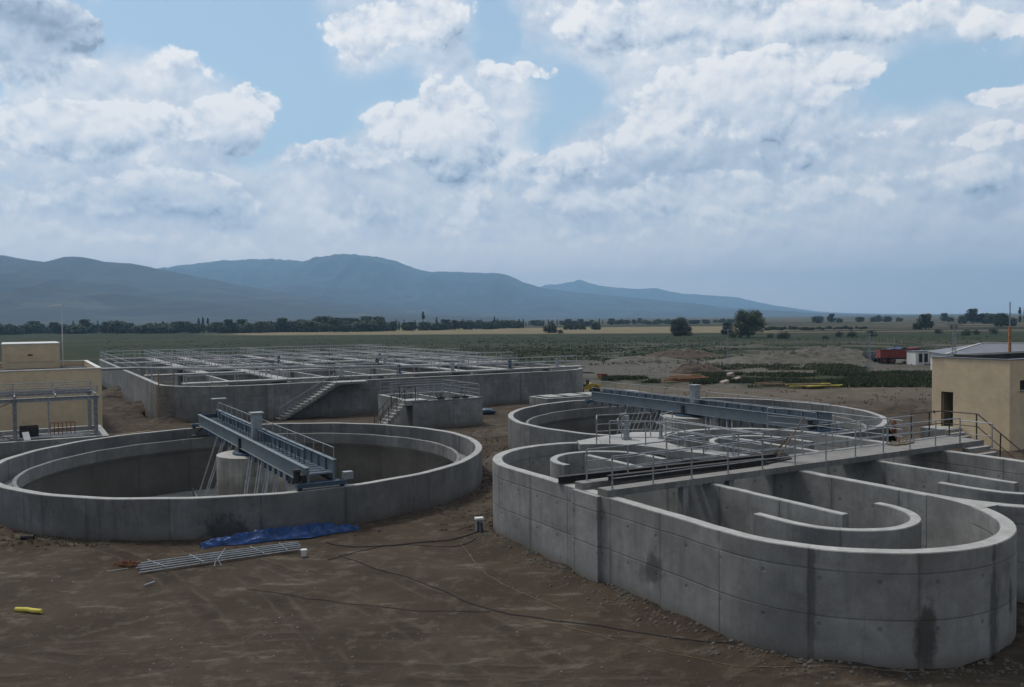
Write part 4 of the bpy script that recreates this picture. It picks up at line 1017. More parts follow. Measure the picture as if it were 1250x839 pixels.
def tree_proto(name, h, w, kind, seed, mat, nleaf=2600, ls=.3):
    rnd = random.Random(seed)
    t = bpy.data.objects.new(name, None); t['_off'] = (0, 0, 0)
    C.objects.link(t)
    b = MB(); th = h*(.3 if kind == 'round' else .15)
    b.tube([(0, 0, -.2), (.05*w*.2, 0, th*.5), (0, .03, th), (0, 0, h*.75)], w*.035+.06, 8, .03)
    for k in range(7):
        a = rnd.random()*6.28; z = th*rnd.uniform(.6, 1.6); l = w*.33*rnd.uniform(.6, 1)
        b.tube([(0, 0, z), (l*.5*cos(a), l*.5*sin(a), z+l*.4), (l*cos(a), l*sin(a), z+l*(.9 if kind == 'round' else 1.6))], w*.014+.02, 5, .015)
    b.build('trunk', M['bark'], t)
    cl = []
    nb = {'round': 46, 'bush': 40}.get(kind, 20)
    for k in range(nb):
        if kind == 'round':
            a = rnd.random()*6.28; q = rnd.random()**.5; zz = rnd.uniform(.16, .92)
            rr = w/2*sqrt(max(0, 1-((zz-.5)/.5)**2))*q*.88
            cl.append((rr*cos(a), rr*sin(a), h*zz, w*rnd.uniform(.13, .21)))
        elif kind == 'poplar':
            zz = rnd.uniform(.12, .95); rr = w*.3*rnd.random()*(1-abs(zz-.45)); a = rnd.random()*6.28
            cl.append((rr*cos(a), rr*sin(a), h*zz, w*.38*(1.05-zz)**.5*rnd.uniform(.7, 1.1)))
        else:
            a = rnd.random()*6.28; q = rnd.random()**.5*.75; zz = rnd.uniform(.08, .82)
            cl.append((w/2*q*cos(a), w/2*q*sin(a), h*zz*(1-.4*q), w*rnd.uniform(.13, .24)))
    b = MB(); vs = []; fs = []
    for k in range(nleaf):
        c = rnd.choice(cl); d = Vector((rnd.gauss(0, 1), rnd.gauss(0, 1), rnd.gauss(0, 1))).normalized()
        r = c[3]*(rnd.random()**.35)*rnd.uniform(.8, 1.15)
        p = Vector(c[:3])+Vector((d.x*r, d.y*r, d.z*r*(.8 if kind == 'round' else 1.3 if kind == 'poplar' else .7)))
        p.z = max(p.z, .1)
        nn = (d+Vector((rnd.gauss(0, .5), rnd.gauss(0, .5), rnd.gauss(0, .5)))).normalized()
        u = nn.orthogonal().normalized(); v = nn.cross(u); a = rnd.random()*6.28
        u, v = u*cos(a)+v*sin(a), v*cos(a)-u*sin(a); s = ls*rnd.uniform(.5, 1.2)
        o = len(vs); vs += [p-u*s*.5, p+v*s*.35, p+u*s*.5, p-v*s*.35]; fs.append((o, o+1, o+2, o+3))
    b.add(vs, fs); b.build('crown', mat, t)
    return t
PT = {
 'big': tree_proto('broad_tree', 9.4, 10.6, 'round', 4, M['leafo'], 15000, .42),
 'big2': tree_proto('broad_tree', 8.0, 9.4, 'bush', 9, M['leafd'], 13000, .42),
 'r1': tree_proto('field_tree', 7, 6.5, 'round', 21, M['leafd'], 2200, .75),
 'r2': tree_proto('field_tree', 7, 8, 'round', 22, M['leafm'], 2200, .75),
 'b1': tree_proto('bushy_tree', 6, 9, 'bush', 31, M['leafd'], 2200, .8),
 'b2': tree_proto('bushy_tree', 5, 7, 'bush', 32, M['leafm'], 2000, .7),
 'p1': tree_proto('poplar_tree', 11, 3.2, 'poplar', 41, M['leafd'], 1500, .6),
 'p2': tree_proto('poplar_tree', 9, 2.8, 'poplar', 42, M['leafm'], 1500, .6),
 's1': tree_proto('shrub', 2.0, 3.2, 'bush', 51, M['leafm'], 1100, .28),
}
H0 = {'big': 9.4, 'big2': 8.0, 'r1': 7, 'r2': 7, 'b1': 6, 'b2': 5, 'p1': 11, 'p2': 9, 's1': 2.0}
NAMES = {'big': ('broad tree', 'tree'), 'big2': ('broad tree', 'tree'), 'r1': ('round crowned tree', 'tree'), 'r2': ('round crowned tree', 'tree'), 'b1': ('wide bushy tree', 'tree'), 'b2': ('wide bushy tree', 'tree'), 'p1': ('narrow poplar', 'tree'), 'p2': ('narrow poplar', 'tree'), 's1': ('low dark shrub', 'shrub')}
used = set()
def place(kind, px, Y, h, label=None, group=None, sw=1.0):
    x, y = AT(px, Y); s = h/H0[kind]
    p = PT[kind]
    if kind in used: p = dup(p)
    used.add(kind)
    p.location = (x, y, 0); p.rotation_euler = (0, 0, random.random()*6.28); p.scale = (s*sw, s*sw, s)
    nm, cat = NAMES[kind]
    tag(p, label or (nm+' in the dark tree line at the foot of the mountains'), cat, group or 'trees of the far tree line')
    return p
def depth(px, py): return G(px, py)[1]
fg = 'separate trees out in the fields'
place('big', 914, 302, 9.6, 'largest broad tree standing alone in the fields right of centre', fg)
place('big2', 831, 338, 8.0, 'dense dark rounded tree left of the largest broad tree', fg)
place('r1', 888, 330, 5.0, 'small tree touching the left side of the largest broad tree', fg)
place('b2', 672, 430, 5.2, 'small grey green tree at the edge of the tan field near centre', fg)
place('s1', 684, 410, 2.2, 'low bush right of the small tree at the tan field edge', fg)
for i, (px, Y, h) in enumerate(((691, 520, 3.3), (697, 520, 3.3), (703, 520, 3.6), (709, 520, 3.2), (713, 520, 3.0))):
    place('r2', px, Y, h, 'one of the row of five small round trees in the tan field', 'row of small round trees')
place('b1', 727, 520, 5.2, 'wide bush ending the row of small round trees', fg)
for k, (px, Y, h, kd) in enumerate(((1130, 420, 7.6, 'r1'), (1121, 430, 4, 'b2'), (1165, 430, 3.0, 'b2'), (1187, 640, 11, 'r1'), (1175, 620, 6, 'r2'), (1202, 640, 9.5, 'b1'), (1213, 620, 9, 'b1'), (1222, 470, 7.5, 'r2'), (1233, 500, 6, 'b1'), (1245, 620, 12, 'p1'), (1251, 620, 12, 'p1'), (998, 800, 8, 'b1'), (1015, 820, 8.5, 'r1'), (1025, 820, 5, 'b2'), (1050, 850, 6.5, 'b1'), (1066, 850, 6, 'b2'), (1073, 850, 6.5, 'r2'), (1084, 850, 7, 'b1'), (1098, 860, 5, 'b2'), (1153, 800, 8, 'r1'), (1160, 800, 5, 'b2'))):
    place(kd, px, Y, h, '%s at the %s of the far right fields' % (NAMES[kd][0], 'near edge' if Y < 500 else 'middle' if Y < 700 else 'back'), 'trees scattered over the far right fields')
for k, px in enumerate((1008, 1024, 1041, 1146, 1179, 1192, 955, 960, 1065, 893, 903, 940, 1214)):
    place('s1', px, [270, 300, 290, 330, 300, 310, 280, 290, 300, 300, 300, 295, 320][k], random.uniform(1.2, 2.6), 'low dark shrub in the field right of the largest tree', 'shrubs in the tan field strip')
# the long tree line
rt = random.Random(5)
def line(px0, px1, ybase0, ybase1, hpx0, hpx1, n, kinds, rows=1):
    for k in range(n):
        f = (k+rt.random()*.9)/n; px = px0+(px1-px0)*f; yb = ybase0+(ybase1-ybase0)*f + rt.uniform(-1.2, .2)
        Y = min(depth(px, yb), 1400); hp = (hpx0+(hpx1-hpx0)*f)*rt.uniform(.7, 1.15)
        kd = rt.choice(kinds); place(kd, px, Y, hp*Y/F, sw=1.0 if kd[0] == 'p' else rt.uniform(1, 1.5))
line(-40, 262, 409, 406.5, 13, 14, 46, ['r1', 'b1', 'b2', 'r2', 'p2'])
line(260, 470, 407, 405, 14, 17, 38, ['r1', 'b1', 'b2', 'r2'])
line(380, 470, 405, 404, 18, 17, 14, ['r1', 'b1'])
line(465, 640, 405, 401, 12, 12, 40, ['p2', 'b1', 'r1', 'p1', 'b2'])
line(560, 820, 401, 395.5, 9, 6, 46, ['b1', 'r1', 'p2', 'b2'])
line(820, 930, 396, 394, 6, 5, 16, ['b1', 'r1', 'b2'])
line(935, 1060, 404, 402, 5, 4, 22, ['b1', 'b2'])
for px, ytop, yb, kd in ((243, 388, 406, 'p1'), (248, 387, 406, 'p1'), (254, 388, 406, 'p1'), (517, 380, 403, 'p1'), (604, 386, 402, 'p1'), (280, 390, 407, 'r1'), (90, 391, 407, 'p1'), (104, 390, 407, 'r1'), (533, 387, 403, 'p2'), (634, 389, 402, 'p1'), (576, 391, 403, 'p2'), (10, 396, 408, 'r1'), (212, 393, 406, 'r1')):
    Y = depth(px, yb); place(kd, px, Y, (yb-ytop)*Y/F)

# weeds, ground cover: uncountable
def tufts(name, regions, mat, seed, n, s0, s1, hmul=1.3):
    rnd = random.Random(seed); vs = []; fs = []
    tot = 0
    while tot < n:
        (x0, x1, y0, y1) = rnd.choice(regions); px = rnd.uniform(x0, x1); py = rnd.uniform(y0, y1)
        w = G(px, py)
        if mn.noise(Vector((w[0]*.12, w[1]*.12, seed))) < -.15: continue
        tot += 1
        pl = Vector(w)-Vector(PO); lx = pl.x*cos(PA)+pl.y*sin(PA); ly = -pl.x*sin(PA)+pl.y*cos(PA)
        if -7 < lx < 36 and 38 < ly < 101: continue
        if 31 < lx < 48 and -1 < ly < 7: continue
        for q in range(7):
            a = rnd.random()*6.28; s = rnd.uniform(s0, s1); lx_ = rnd.gauss(0, s*.6); ly_ = rnd.gauss(0, s*.6)
            p = Vector((w[0]+lx_, w[1]+ly_, 0)); o = len(vs); h = s*hmul*rnd.uniform(.5, 1.1)
            vs += [p+Vector((cos(a)*s*.3, sin(a)*s*.3, 0)), p-Vector((cos(a)*s*.3, sin(a)*s*.3, 0)), p+Vector((rnd.gauss(0, s*.2), rnd.gauss(0, s*.2), h))]
            fs.append((o, o+1, o+2))
    b = MB(); b.add(vs, fs); o = b.build(name, mat, None, (0, 0, 0)); o['kind'] = 'stuff'; return o
tufts('weeds', [(905, 1140, 457, 473), (1000, 1140, 455, 472), (960, 1140, 459, 471), (740, 800, 462, 468), (850, 905, 457, 470)], M['weed'], 3, 9500, .2, .55, .9)
tufts('scrub', [(720, 1140, 433, 446), (620, 760, 425, 440), (1000, 1060, 445, 455), (860, 1000, 446, 452)], M['weed'], 8, 1900, .2, .5, .7)
tufts('field_plants', [(130, 900, 412, 436), (560, 1250, 410, 432), (560, 900, 416, 430)], M['leafd'], 12, 1500, .4, .9, .35)
tufts('dry_grass', [(720, 1140, 470, 500), (760, 1100, 445, 455), (560, 900, 425, 432)], M['dry'], 15, 450, .08, .2)
tufts('tank_foot_weeds', [(0, 130, 655, 668), (560, 620, 520, 560), (140, 300, 505, 522)], M['dry'], 19, 160, .05, .12)
# field fence
t = free('field_fence', 'long row of thin pale fence posts crossing the green field beyond the site', 'fence', *G(730, 428), 0)
o0 = Vector(G(730, 428))
wire = []
for k in range(46):
    px = 560+k*7.6+random.uniform(-.8, .8); q = Vector(G(px, 426.5-(px-560)*.006)); h = random.uniform(1.3, 1.7)
    b = MB(); b.tube([(q.x-o0.x, q.y-o0.y, 0), (q.x-o0.x+random.uniform(-.1, .1), q.y-o0.y, h)], .07, 5); b.build('post', M['galvd'], t); wire.append((q.x-o0.x, q.y-o0.y, 1.2))
b = MB(); b.tube(wire, .012, 4); b.build('wire', M['galvd'], t)
t = free('field_fence', 'shorter row of thin pale fence posts at the right side of the green field', 'fence', *G(1000, 421), 0)
o0 = Vector(G(1000, 421)); wire = []
for k in range(24):
    px = 905+k*8.5; q = Vector(G(px, 421.5-(px-905)*.01)); b = MB(); b.tube([(q.x-o0.x, q.y-o0.y, 0), (q.x-o0.x, q.y-o0.y, 1.5)], .07, 5); b.build('post', M['galvd'], t); wire.append((q.x-o0.x, q.y-o0.y, 1.2))
b = MB(); b.tube(wire, .012, 4); b.build('wire', M['galvd'], t)

# ================================================================== ground
m, t, b_ = material('site earth and fields')
geo = t.add('ShaderNodeNewGeometry').outputs['Position']
gx, gy, gz = t.sep(geo)
# coordinates in which a line of sight is a column: bearing, and nearness
inv = t.m('DIVIDE', 8137.0, t.m('MAXIMUM', gy, 6.0))          # falls with depth: about the rows below the horizon
n_s = t.noise(geo, .35, 6, .6); n_m = t.noise(geo, 1.6, 8, .68); n_f = t.noise(geo, 9, 8, .72); n_l = t.noise(geo, .06, 5, .6); n_xl = t.noise(geo, .012, 5, .6)
n_ff = t.noise(geo, 45, 3, .7)
earth = t.mix(t.mr(n_s, .35, .65), (0.0531, 0.0396, 0.0282), (0.0756, 0.0573, 0.0419))
earth = t.mix(t.m('MULTIPLY', t.mr(n_m, .5, .64), .7), earth, (0.1088, 0.0904, 0.0685))
earth = t.mix(t.m('MULTIPLY', t.mr(n_m, .28, .45, 1, 0), .4), earth, (0.0419, 0.0316, 0.0238))
# scraped pale marks, stretched along the working direction
rot = t.add('ShaderNodeMapping'); t.put(rot.inputs['Vector'], geo); rot.inputs['Rotation'].default_value = (0, 0, radians(-38)); rot.inputs['Scale'].default_value = (.45, 1.5, 1)
scr = t.noise(rot.outputs[0], 1.1, 9, .75)
scm = t.m('MULTIPLY', t.mr(scr, .54, .61), t.mr(n_s, .46, .58))
earth = t.mix(t.m('MULTIPLY', scm, .75), earth, (0.1529, 0.1332, 0.1066))
# wheel tracks
trm = None; edg = None
for (cx_, cy_, rr_, ww_) in ((-30, 2, 34.0, .9), (-30, 2, 35.9, .9), (-34, 6, 31.2, .9), (-34, 6, 33.1, .9), (26, -2, 27.5, .8), (26, -2, 29.4, .8), (20, -14, 36.0, .8), (20, -14, 37.9, .8), (-4, -30, 49.5, .7), (-4, -30, 51.4, .7), (2, 60, 41.5, .9), (2, 60, 43.4, .9)):
    dd_ = t.vm('LENGTH', t.vm('SUBTRACT', t.xyz(t.m('ADD', gx, t.m('MULTIPLY', n_s, .5)), t.m('ADD', gy, t.m('MULTIPLY', n_l, 1.2)), 0), (cx_, cy_, 0)), out=1)
    q_ = t.m('ABSOLUTE', t.m('SUBTRACT', dd_, rr_))
    a_ = t.mr(q_, .08, .24, ww_, 0); e2 = t.m('MULTIPLY', t.mr(q_, .2, .27, 0, 1), t.mr(q_, .27, .42, ww_, 0))
    trm = a_ if trm is None else t.m('MAXIMUM', trm, a_); edg = e2 if edg is None else t.m('MAXIMUM', edg, e2)
brk = t.mr(t.noise(geo, .5, 4, .6), .42, .58)
trm = t.m('MULTIPLY', trm, brk); edg = t.m('MULTIPLY', edg, brk)
earth = t.mix(t.m('MULTIPLY', edg, .4), earth, (0.1207, 0.0985, 0.0746))
earth = t.mix(t.m('MULTIPLY', trm, .45), earth, (0.0338, 0.0267, 0.0212))
earth = t.mix(t.m('MULTIPLY', t.mr(n_f, .6, .72), .45), earth, (0.1771, 0.1575, 0.1294))
earth = t.mix(t.m('MULTIPLY', t.mr(n_f, .3, .4, 1, 0), .3), earth, (0.0321, 0.0226, 0.0168))
gravel = t.mix(t.mr(n_m, .35, .65), (0.0759, 0.0693, 0.0607), (0.1221, 0.1122, 0.0977))
gravel = t.mix(t.m('MULTIPLY', t.mr(n_l, .5, .62), .6), gravel, (0.0660, 0.0561, 0.0383))
sand = t.mix(t.mr(n_s, .3, .7), (0.0930, 0.0756, 0.0546), (0.1333, 0.1128, 0.0856))
sand = t.mix(t.m('MULTIPLY', t.mr(n_m, .5, .62), .5), sand, (0.0558, 0.0434, 0.0310))
green = t.mix(t.mr(n_l, .35, .65), (0.0091, 0.0174, 0.0034), (0.0198, 0.0285, 0.0071))
green = t.mix(t.m('MULTIPLY', t.mr(t.noise(geo, .18, 6, .65), .5, .64), .6), green, (0.0528, 0.0552, 0.0190))
# long thin strips along the farm rows
rot2 = t.add('ShaderNodeMapping'); t.put(rot2.inputs['Vector'], geo); rot2.inputs['Rotation'].default_value = (0, 0, radians(6)); rot2.inputs['Scale'].default_value = (.0035, .028, 1)
strip = t.noise(rot2.outputs[0], 1.0, 6, .6)
green = t.mix(t.m('MULTIPLY', t.mr(strip, .52, .60), .6), green, (0.0468, 0.0448, 0.0200))
tan = t.mix(t.mr(n_l, .35, .65), (0.1575, 0.1275, 0.0750), (0.2100, 0.1688, 0.0975))
tan = t.mix(t.m('MULTIPLY', t.mr(strip, .45, .55), .35), tan, (0.1350, 0.1200, 0.0600))
w1 = t.m('MULTIPLY', t.m('SUBTRACT', n_xl, .5), 14.0)
w2 = t.m('MULTIPLY', t.m('SUBTRACT', n_l, .5), 16.0)
bear = t.m('DIVIDE', gx, t.m('MAXIMUM', gy, 6.0))
R_ = t.m('ADD', inv, w2)                 # warped nearness
R2_ = t.m('ADD', inv, w1)
def band(v, a, b, soft=2.0):
    return t.m('MULTIPLY', t.mr(v, a-soft, a+soft), t.mr(v, b-soft, b+soft, 1, 0))
def side(a, soft=.02, right=True):
    v = t.m('ADD', bear, t.m('MULTIPLY', t.m('SUBTRACT', n_l, .5), .15))
    return t.mr(v, a-soft, a+soft, 0 if right else 1, 1 if right else 0)
col = earth
col = t.mix(t.m('MULTIPLY', t.mr(R_, 98, 112, 1, 0), side(.02)), col, sand)            # beyond ~75 m on the right: pale sand
col = t.mix(t.mr(R_, 80, 90, 1, 0), col, t.mix(side(.06), green, t.mix(t.mr(n_s, .4, .6), green, gravel)))
col = t.mix(t.m('MULTIPLY', band(R_, 54, 73, 3), side(.06)), col, gravel)
col = t.mix(t.mr(R_, 42, 54, 1, 0), col, green)
col = t.mix(t.m('MULTIPLY', band(R_, 36, 56, 3), t.m('MULTIPLY', side(.10), t.mr(n_l, .5, .56))), col, gravel)
fy = t.m('SUBTRACT', gy, t.m('MULTIPLY', gx, -.25))
tanm = t.m('MULTIPLY', t.mr(t.m('ADD', fy, t.m('MULTIPLY', w1, 2.0)), 395, 425), t.mr(t.m('ADD', fy, t.m('MULTIPLY', w1, 3)), 640, 680, 1, 0))
col = t.mix(t.m('MULTIPLY', t.m('MULTIPLY', band(R_, 72, 90, 2), side(.27)), t.mr(n_s, .35, .5, .5, 1)), col, (0.0336, 0.0400, 0.0160))
tanm = t.m('MULTIPLY', tanm, side(-.33, .03))
col = t.mix(tanm, col, tan)
fld = t.vor(rot2.outputs[0], 1.6, 0, .5, 'F1', 'Color', .9)
fv = t.sep(fld)[0]
farc = t.mix(t.mr(fv, .36, .41), t.mix(t.mr(fv, .2, .25), (0.0120, 0.0160, 0.0065), (0.0240, 0.0260, 0.0110)), t.mix(t.mr(fv, .75, .78), (0.1150, 0.0950, 0.0575), (0.0450, 0.0425, 0.0210)))
col = t.mix(t.m('MULTIPLY', t.mr(gy, 330, 380), side(.30, .02)), col, farc)
col = t.mix(t.mr(gy, 700, 740), col, farc)
t.put(b_.inputs['Base Color'], col); b_.inputs['Roughness'].default_value = .95
b_.inputs['Specular IOR Level'].default_value = .15
hh = t.m('ADD', t.m('ADD', t.m('MULTIPLY', n_f, .5), t.m('MULTIPLY', n_m, .8)), t.m('MULTIPLY', n_ff, .2))
hh = t.m('ADD', t.m('SUBTRACT', hh, t.m('MULTIPLY', trm, .6)), t.m('MULTIPLY', edg, .4))
bp_ = t.add('ShaderNodeBump'); bp_.inputs['Strength'].default_value = .95; bp_.inputs['Distance'].default_value = .10
t.put(bp_.inputs['Height'], hh); t.l.new(bp_.outputs[0], b_.inputs['Normal'])
M['ground'] = m

def axis(lo, hi, f0, f1, step, grow=1.18):
    a = [f0]; 
    while a[-1] < f1: a.append(a[-1]+step)
    s = step; 
    while a[-1] < hi: s *= grow; a.append(min(hi, a[-1]+s))
    s = step; 
    while a[0] > lo: s *= grow; a.insert(0, max(lo, a[0]-s))
    return a
xs = axis(-13500, 13500, -22, 24, .3); ys = axis(-2500, 12500, 12, 62, .3)
def inside_pit(x, y):
    pl = Vector((x, y))-Vector(PO); lx = pl.x*cos(PA)+pl.y*sin(PA); ly = -pl.x*sin(PA)+pl.y*cos(PA)
    for (cx, cy, r) in ((XA, YA, RA-.35), (XB, YB, RB-.35)):
        if math.hypot(lx-cx, ly-cy) < r: return True
    for cx in (CX1, CX2):
        yy = min(max(ly, YR), YL)
        if math.hypot(lx-cx, ly-yy) < RC: return True
    if abs(lx-7.5) < 1.0 and YR-1 < ly < YL+1.5: return True
    return False
def inside_basin(lx, ly): return -5.2 < lx < 34.4 and 46 < ly < 100 or (0 < lx < 30 and 40.5 < ly < 47)
vs = []; 
for y in ys:
    for x in xs:
        z = 0.0
        if abs(x) < 200 and y < 300:
            z = TZ(x, y)
        pl = Vector((x, y))-Vector(PO); lx = pl.x*cos(PA)+pl.y*sin(PA); ly = -pl.x*sin(PA)+pl.y*cos(PA)
        if inside_pit(x, y): z = -3.6
        elif inside_basin(lx, ly): z = -1.9
        vs.append((x, y, z))
nx = len(xs); fs = [(j*nx+i, j*nx+i+1, (j+1)*nx+i+1, (j+1)*nx+i) for j in range(len(ys)-1) for i in range(nx-1)]
b = MB(); b.add(vs, fs); o = b.build('ground', M['ground'], None, (0, 0, 0), True); o['kind'] = 'structure'

# ================================================================== mountains
m, t, b_ = material('mountain slopes')
geo = t.add('ShaderNodeNewGeometry').outputs['Position']
n1 = t.noise(geo, .0022, 8, .62); n2 = t.noise(geo, .012, 8, .65); n3 = t.noise(geo, .004, 5, .6)
c = t.mix(t.mr(n1, .38, .62), (.002, .005, .009), (.008, .015, .022))
c = t.mix(t.m('MULTIPLY', t.mr(n2, .5, .64), .6), c, (.022, .028, .028))
gz = t.sep(geo)[2]
c = t.mix(t.m('MULTIPLY', t.mr(n3, .56, .62), t.mr(gz, 20, 220, .5, .04)), c, (.085, .08, .065))
t.put(b_.inputs['Base Color'], c); b_.inputs['Roughness'].default_value = .95
M['mount'] = m
def interp(P, x):
    if x <= P[0][0]: return P[0][1]
    for (a, b), (c, d) in zip(P, P[1:]):
        if x <= c: return b+(d-b)*(x-a)/(c-a)
    return P[-1][1]
def range_(name, prof, D, wdt, px0, px1, seed, rough):
    n = 420; rows = 60; vs = []
    for j in range(rows+1):
        q = j/rows*1.35                    # 0 foot, 1 ridge, 1.35 behind
        Y = D-wdt+wdt*q
        for i in range(n+1):
            px = px0+(px1-px0)*i/n
            x = (px-625)/F*D*(.9+.1*q)
            zr_ = max(0, ZT(px, interp(prof, px), D))
            prf = (q**1.15 if q <= 1 else max(0, 1-(q-1)*1.6))
            r = mn.fractal(Vector((x*.0011, Y*.0011, seed)), 1.0, 2.0, 6)
            r2 = mn.fractal(Vector((x*.006, Y*.003, seed+5)), .9, 2.0, 4)
            am = sin(pi*min(1, q))
            gl = 1-abs(mn.noise(Vector((x*.0035+.6*r, Y*.0012, seed+9))))*2
            gl2 = 1-abs(mn.noise(Vector((x*.010+r, Y*.003, seed+2))))*2
            z = zr_*prf*(1+.38*r*am) + zr_*(.13*(gl-.5)+.06*(gl2-.5))*am + rough*zr_*.05*r2*am + (4+.012*zr_)*mn.fractal(Vector((x*.01, 0, seed)), .8, 2, 3)*(q > .7)
            z = min(z, (zr_*(1+.03*mn.fractal(Vector((x*.02, 0, seed)), .7, 2, 3)))*(Y/D if q < 1 else 1))
            if j == 0: z = -3
            vs.append((x, Y, max(z, -3)))
    fs = [(j*(n+1)+i, j*(n+1)+i+1, (j+1)*(n+1)+i+1, (j+1)*(n+1)+i) for j in range(rows) for i in range(n)]
    b = MB(); b.add(vs, fs); o = b.build(name, M['mount'], None, (0, 0, 0), True); o['kind'] = 'structure'; return o
left = [(-900, 300), (-300, 296), (-60, 300), (0, 310), (30, 315), (65, 320), (80, 313.5), (100, 312.5), (125, 317), (160, 321), (200, 328), (240, 337), (300, 348), (350, 357), (400, 366), (450, 373), (520, 380), (600, 386), (640, 390)]
low = [(260, 392), (320, 350), (345, 347), (380, 349), (420, 352), (450, 357), (520, 367), (600, 377), (680, 384), (760, 390)]
mid = [(100, 342), (200, 329), (230, 323), (260, 319.5), (290, 316.5), (340, 316), (372, 318), (400, 314), (430, 311), (460, 312.5), (475, 316), (490, 320), (510, 328), (530, 331), (580, 332), (610, 333), (625, 337), (640, 344), (660, 350), (700, 356), (760, 362), (800, 366), (850, 372), (900, 377), (960, 382), (1020, 386), (1060, 389)]
far = [(560, 372), (640, 353), (665, 348), (690, 345.5), (700, 342.5), (708, 341), (716, 344), (735, 349), (760, 352), (780, 353), (800, 352), (830, 358), (860, 360), (900, 363), (930, 370), (960, 376), (1000, 381.5), (1060, 383.5), (1120, 385), (1250, 384), (1500, 382), (1900, 378)]
range_('mountain_slope', left, 3600, 2200, -900, 640, 1.3, 1.0)
range_('foothills', low, 4700, 1400, 260, 760, 8.3, 1.2)
range_('mountain_range', mid, 6800, 2400, 100, 1060, 3.7, 1.0)
range_('distant_peaks', far, 10500, 2600, 560, 1900, 6.1, .8)

# ================================================================== haze
m = bpy.data.materials.new('haze air'); m.use_nodes = True; nt = m.node_tree
for n_ in list(nt.nodes):
    if n_.type != 'OUTPUT_MATERIAL': nt.nodes.remove(n_)
pv = nt.nodes.new('ShaderNodeVolumePrincipled'); pv.inputs['Color'].default_value = (.42, .70, 1.0, 1); pv.inputs['Density'].default_value = 1.5e-4; pv.inputs['Anisotropy'].default_value = .35
nt.links.new(pv.outputs[0], nt.nodes['Material Output'].inputs['Volume'])
b = MB(); b.box(-14000, -3000, -5, 14000, 12600, 620); o = b.build('haze', m, None, (0, 0, 0)); o['kind'] = 'stuff'

# ================================================================== sky
SUN_EL, SUN_AZ = 60, -50                # degrees; azimuth measured from the view direction, left negative
w = bpy.data.worlds.new('World'); scene.world = w; w.use_nodes = True
t = NT(w.node_tree); bg = w.node_tree.nodes['Background']
d = t.vm('NORMALIZE', t.add('ShaderNodeTexCoord').outputs['Generated'])
sky = t.add('ShaderNodeTexSky', sky_type='NISHITA'); sky.sun_disc = False
sky.sun_elevation = radians(SUN_EL); sky.sun_rotation = radians(SUN_AZ); sky.altitude = 900; sky.air_density = 1.0; sky.dust_density = 1.5; sky.ozone_density = 1.5
dx, dy, dz = t.sep(d)
hl = t.m('SQRT', t.m('ADD', t.m('MULTIPLY', dx, dx), t.m('MULTIPLY', dy, dy)))
az = t.m('ARCTAN2', dx, dy)
el = t.m('DIVIDE', dz, t.m('MAXIMUM', hl, .02))
el = t.m('MINIMUM', el, 6.0)
# cloud space: bearing and height; heights stretch away from the horizon
base = t.xyz(t.m('MULTIPLY', dx, 1.0), t.m('MULTIPLY', dy, 1.0), t.m('MULTIPLY', dz, 1.12))
wrp = t.vm('SUBTRACT', t.noise(base, 3.2, 4, .55, col=True), (.5, .5, .5))
pw = t.vm('ADD', base, t.vm('SCALE', wrp, .16))
wn2 = t.vm('SUBTRACT', t.noise(base, 9.0, 5, .62, col=True), (.5, .5, .5))
aw = t.m('ADD', az, t.m('MULTIPLY', t.sep(wrp)[0], .12)); ew = t.m('ADD', el, t.m('MULTIPLY', t.sep(wrp)[2], .08))
aw = t.m('ADD', aw, t.m('MULTIPLY', t.sep(wn2)[0], .075)); ew = t.m('ADD', ew, t.m('MULTIPLY', t.sep(wn2)[2], .055))
bc = t.xyz(aw, ew, 0.0)
def blobs(L, at=None):
    acc = None
    for (px, py, rx, ry, wgt) in L:
        a = atan((px-625)/F); e = (YH-py)/F*cos(a)
        v = t.vm('MULTIPLY', t.vm('SUBTRACT', at or bc, (a, e, 0)), (F/rx, F/ry, 0))
        k = t.mr(t.vm('LENGTH', v, out=1), 0, 1.25, wgt, 0)
        acc = k if acc is None else t.m('ADD', acc, k)
    return acc
wp = t.vm('ADD', base, t.vm('SCALE', t.vm('SUBTRACT', t.noise(base, 12, 3, .5, col=True), (.5, .5, .5)), .03))
g0 = t.vor(wp, 15, 4.5, .58, 'F1'); g1 = t.vor(t.vm('ADD', wp, (-.004, .002, .010)), 15, 4.5, .58, 'F1')
puff = t.m('SUBTRACT', g1, g0)                 # small billows, lit from the upper left
finen = t.m('SUBTRACT', t.noise(wp, 20, 8, .70), .5)
tiny = t.m('ADD', t.m('MULTIPLY', t.m('SUBTRACT', .42, g0), .62), t.m('MULTIPLY', finen, .5))
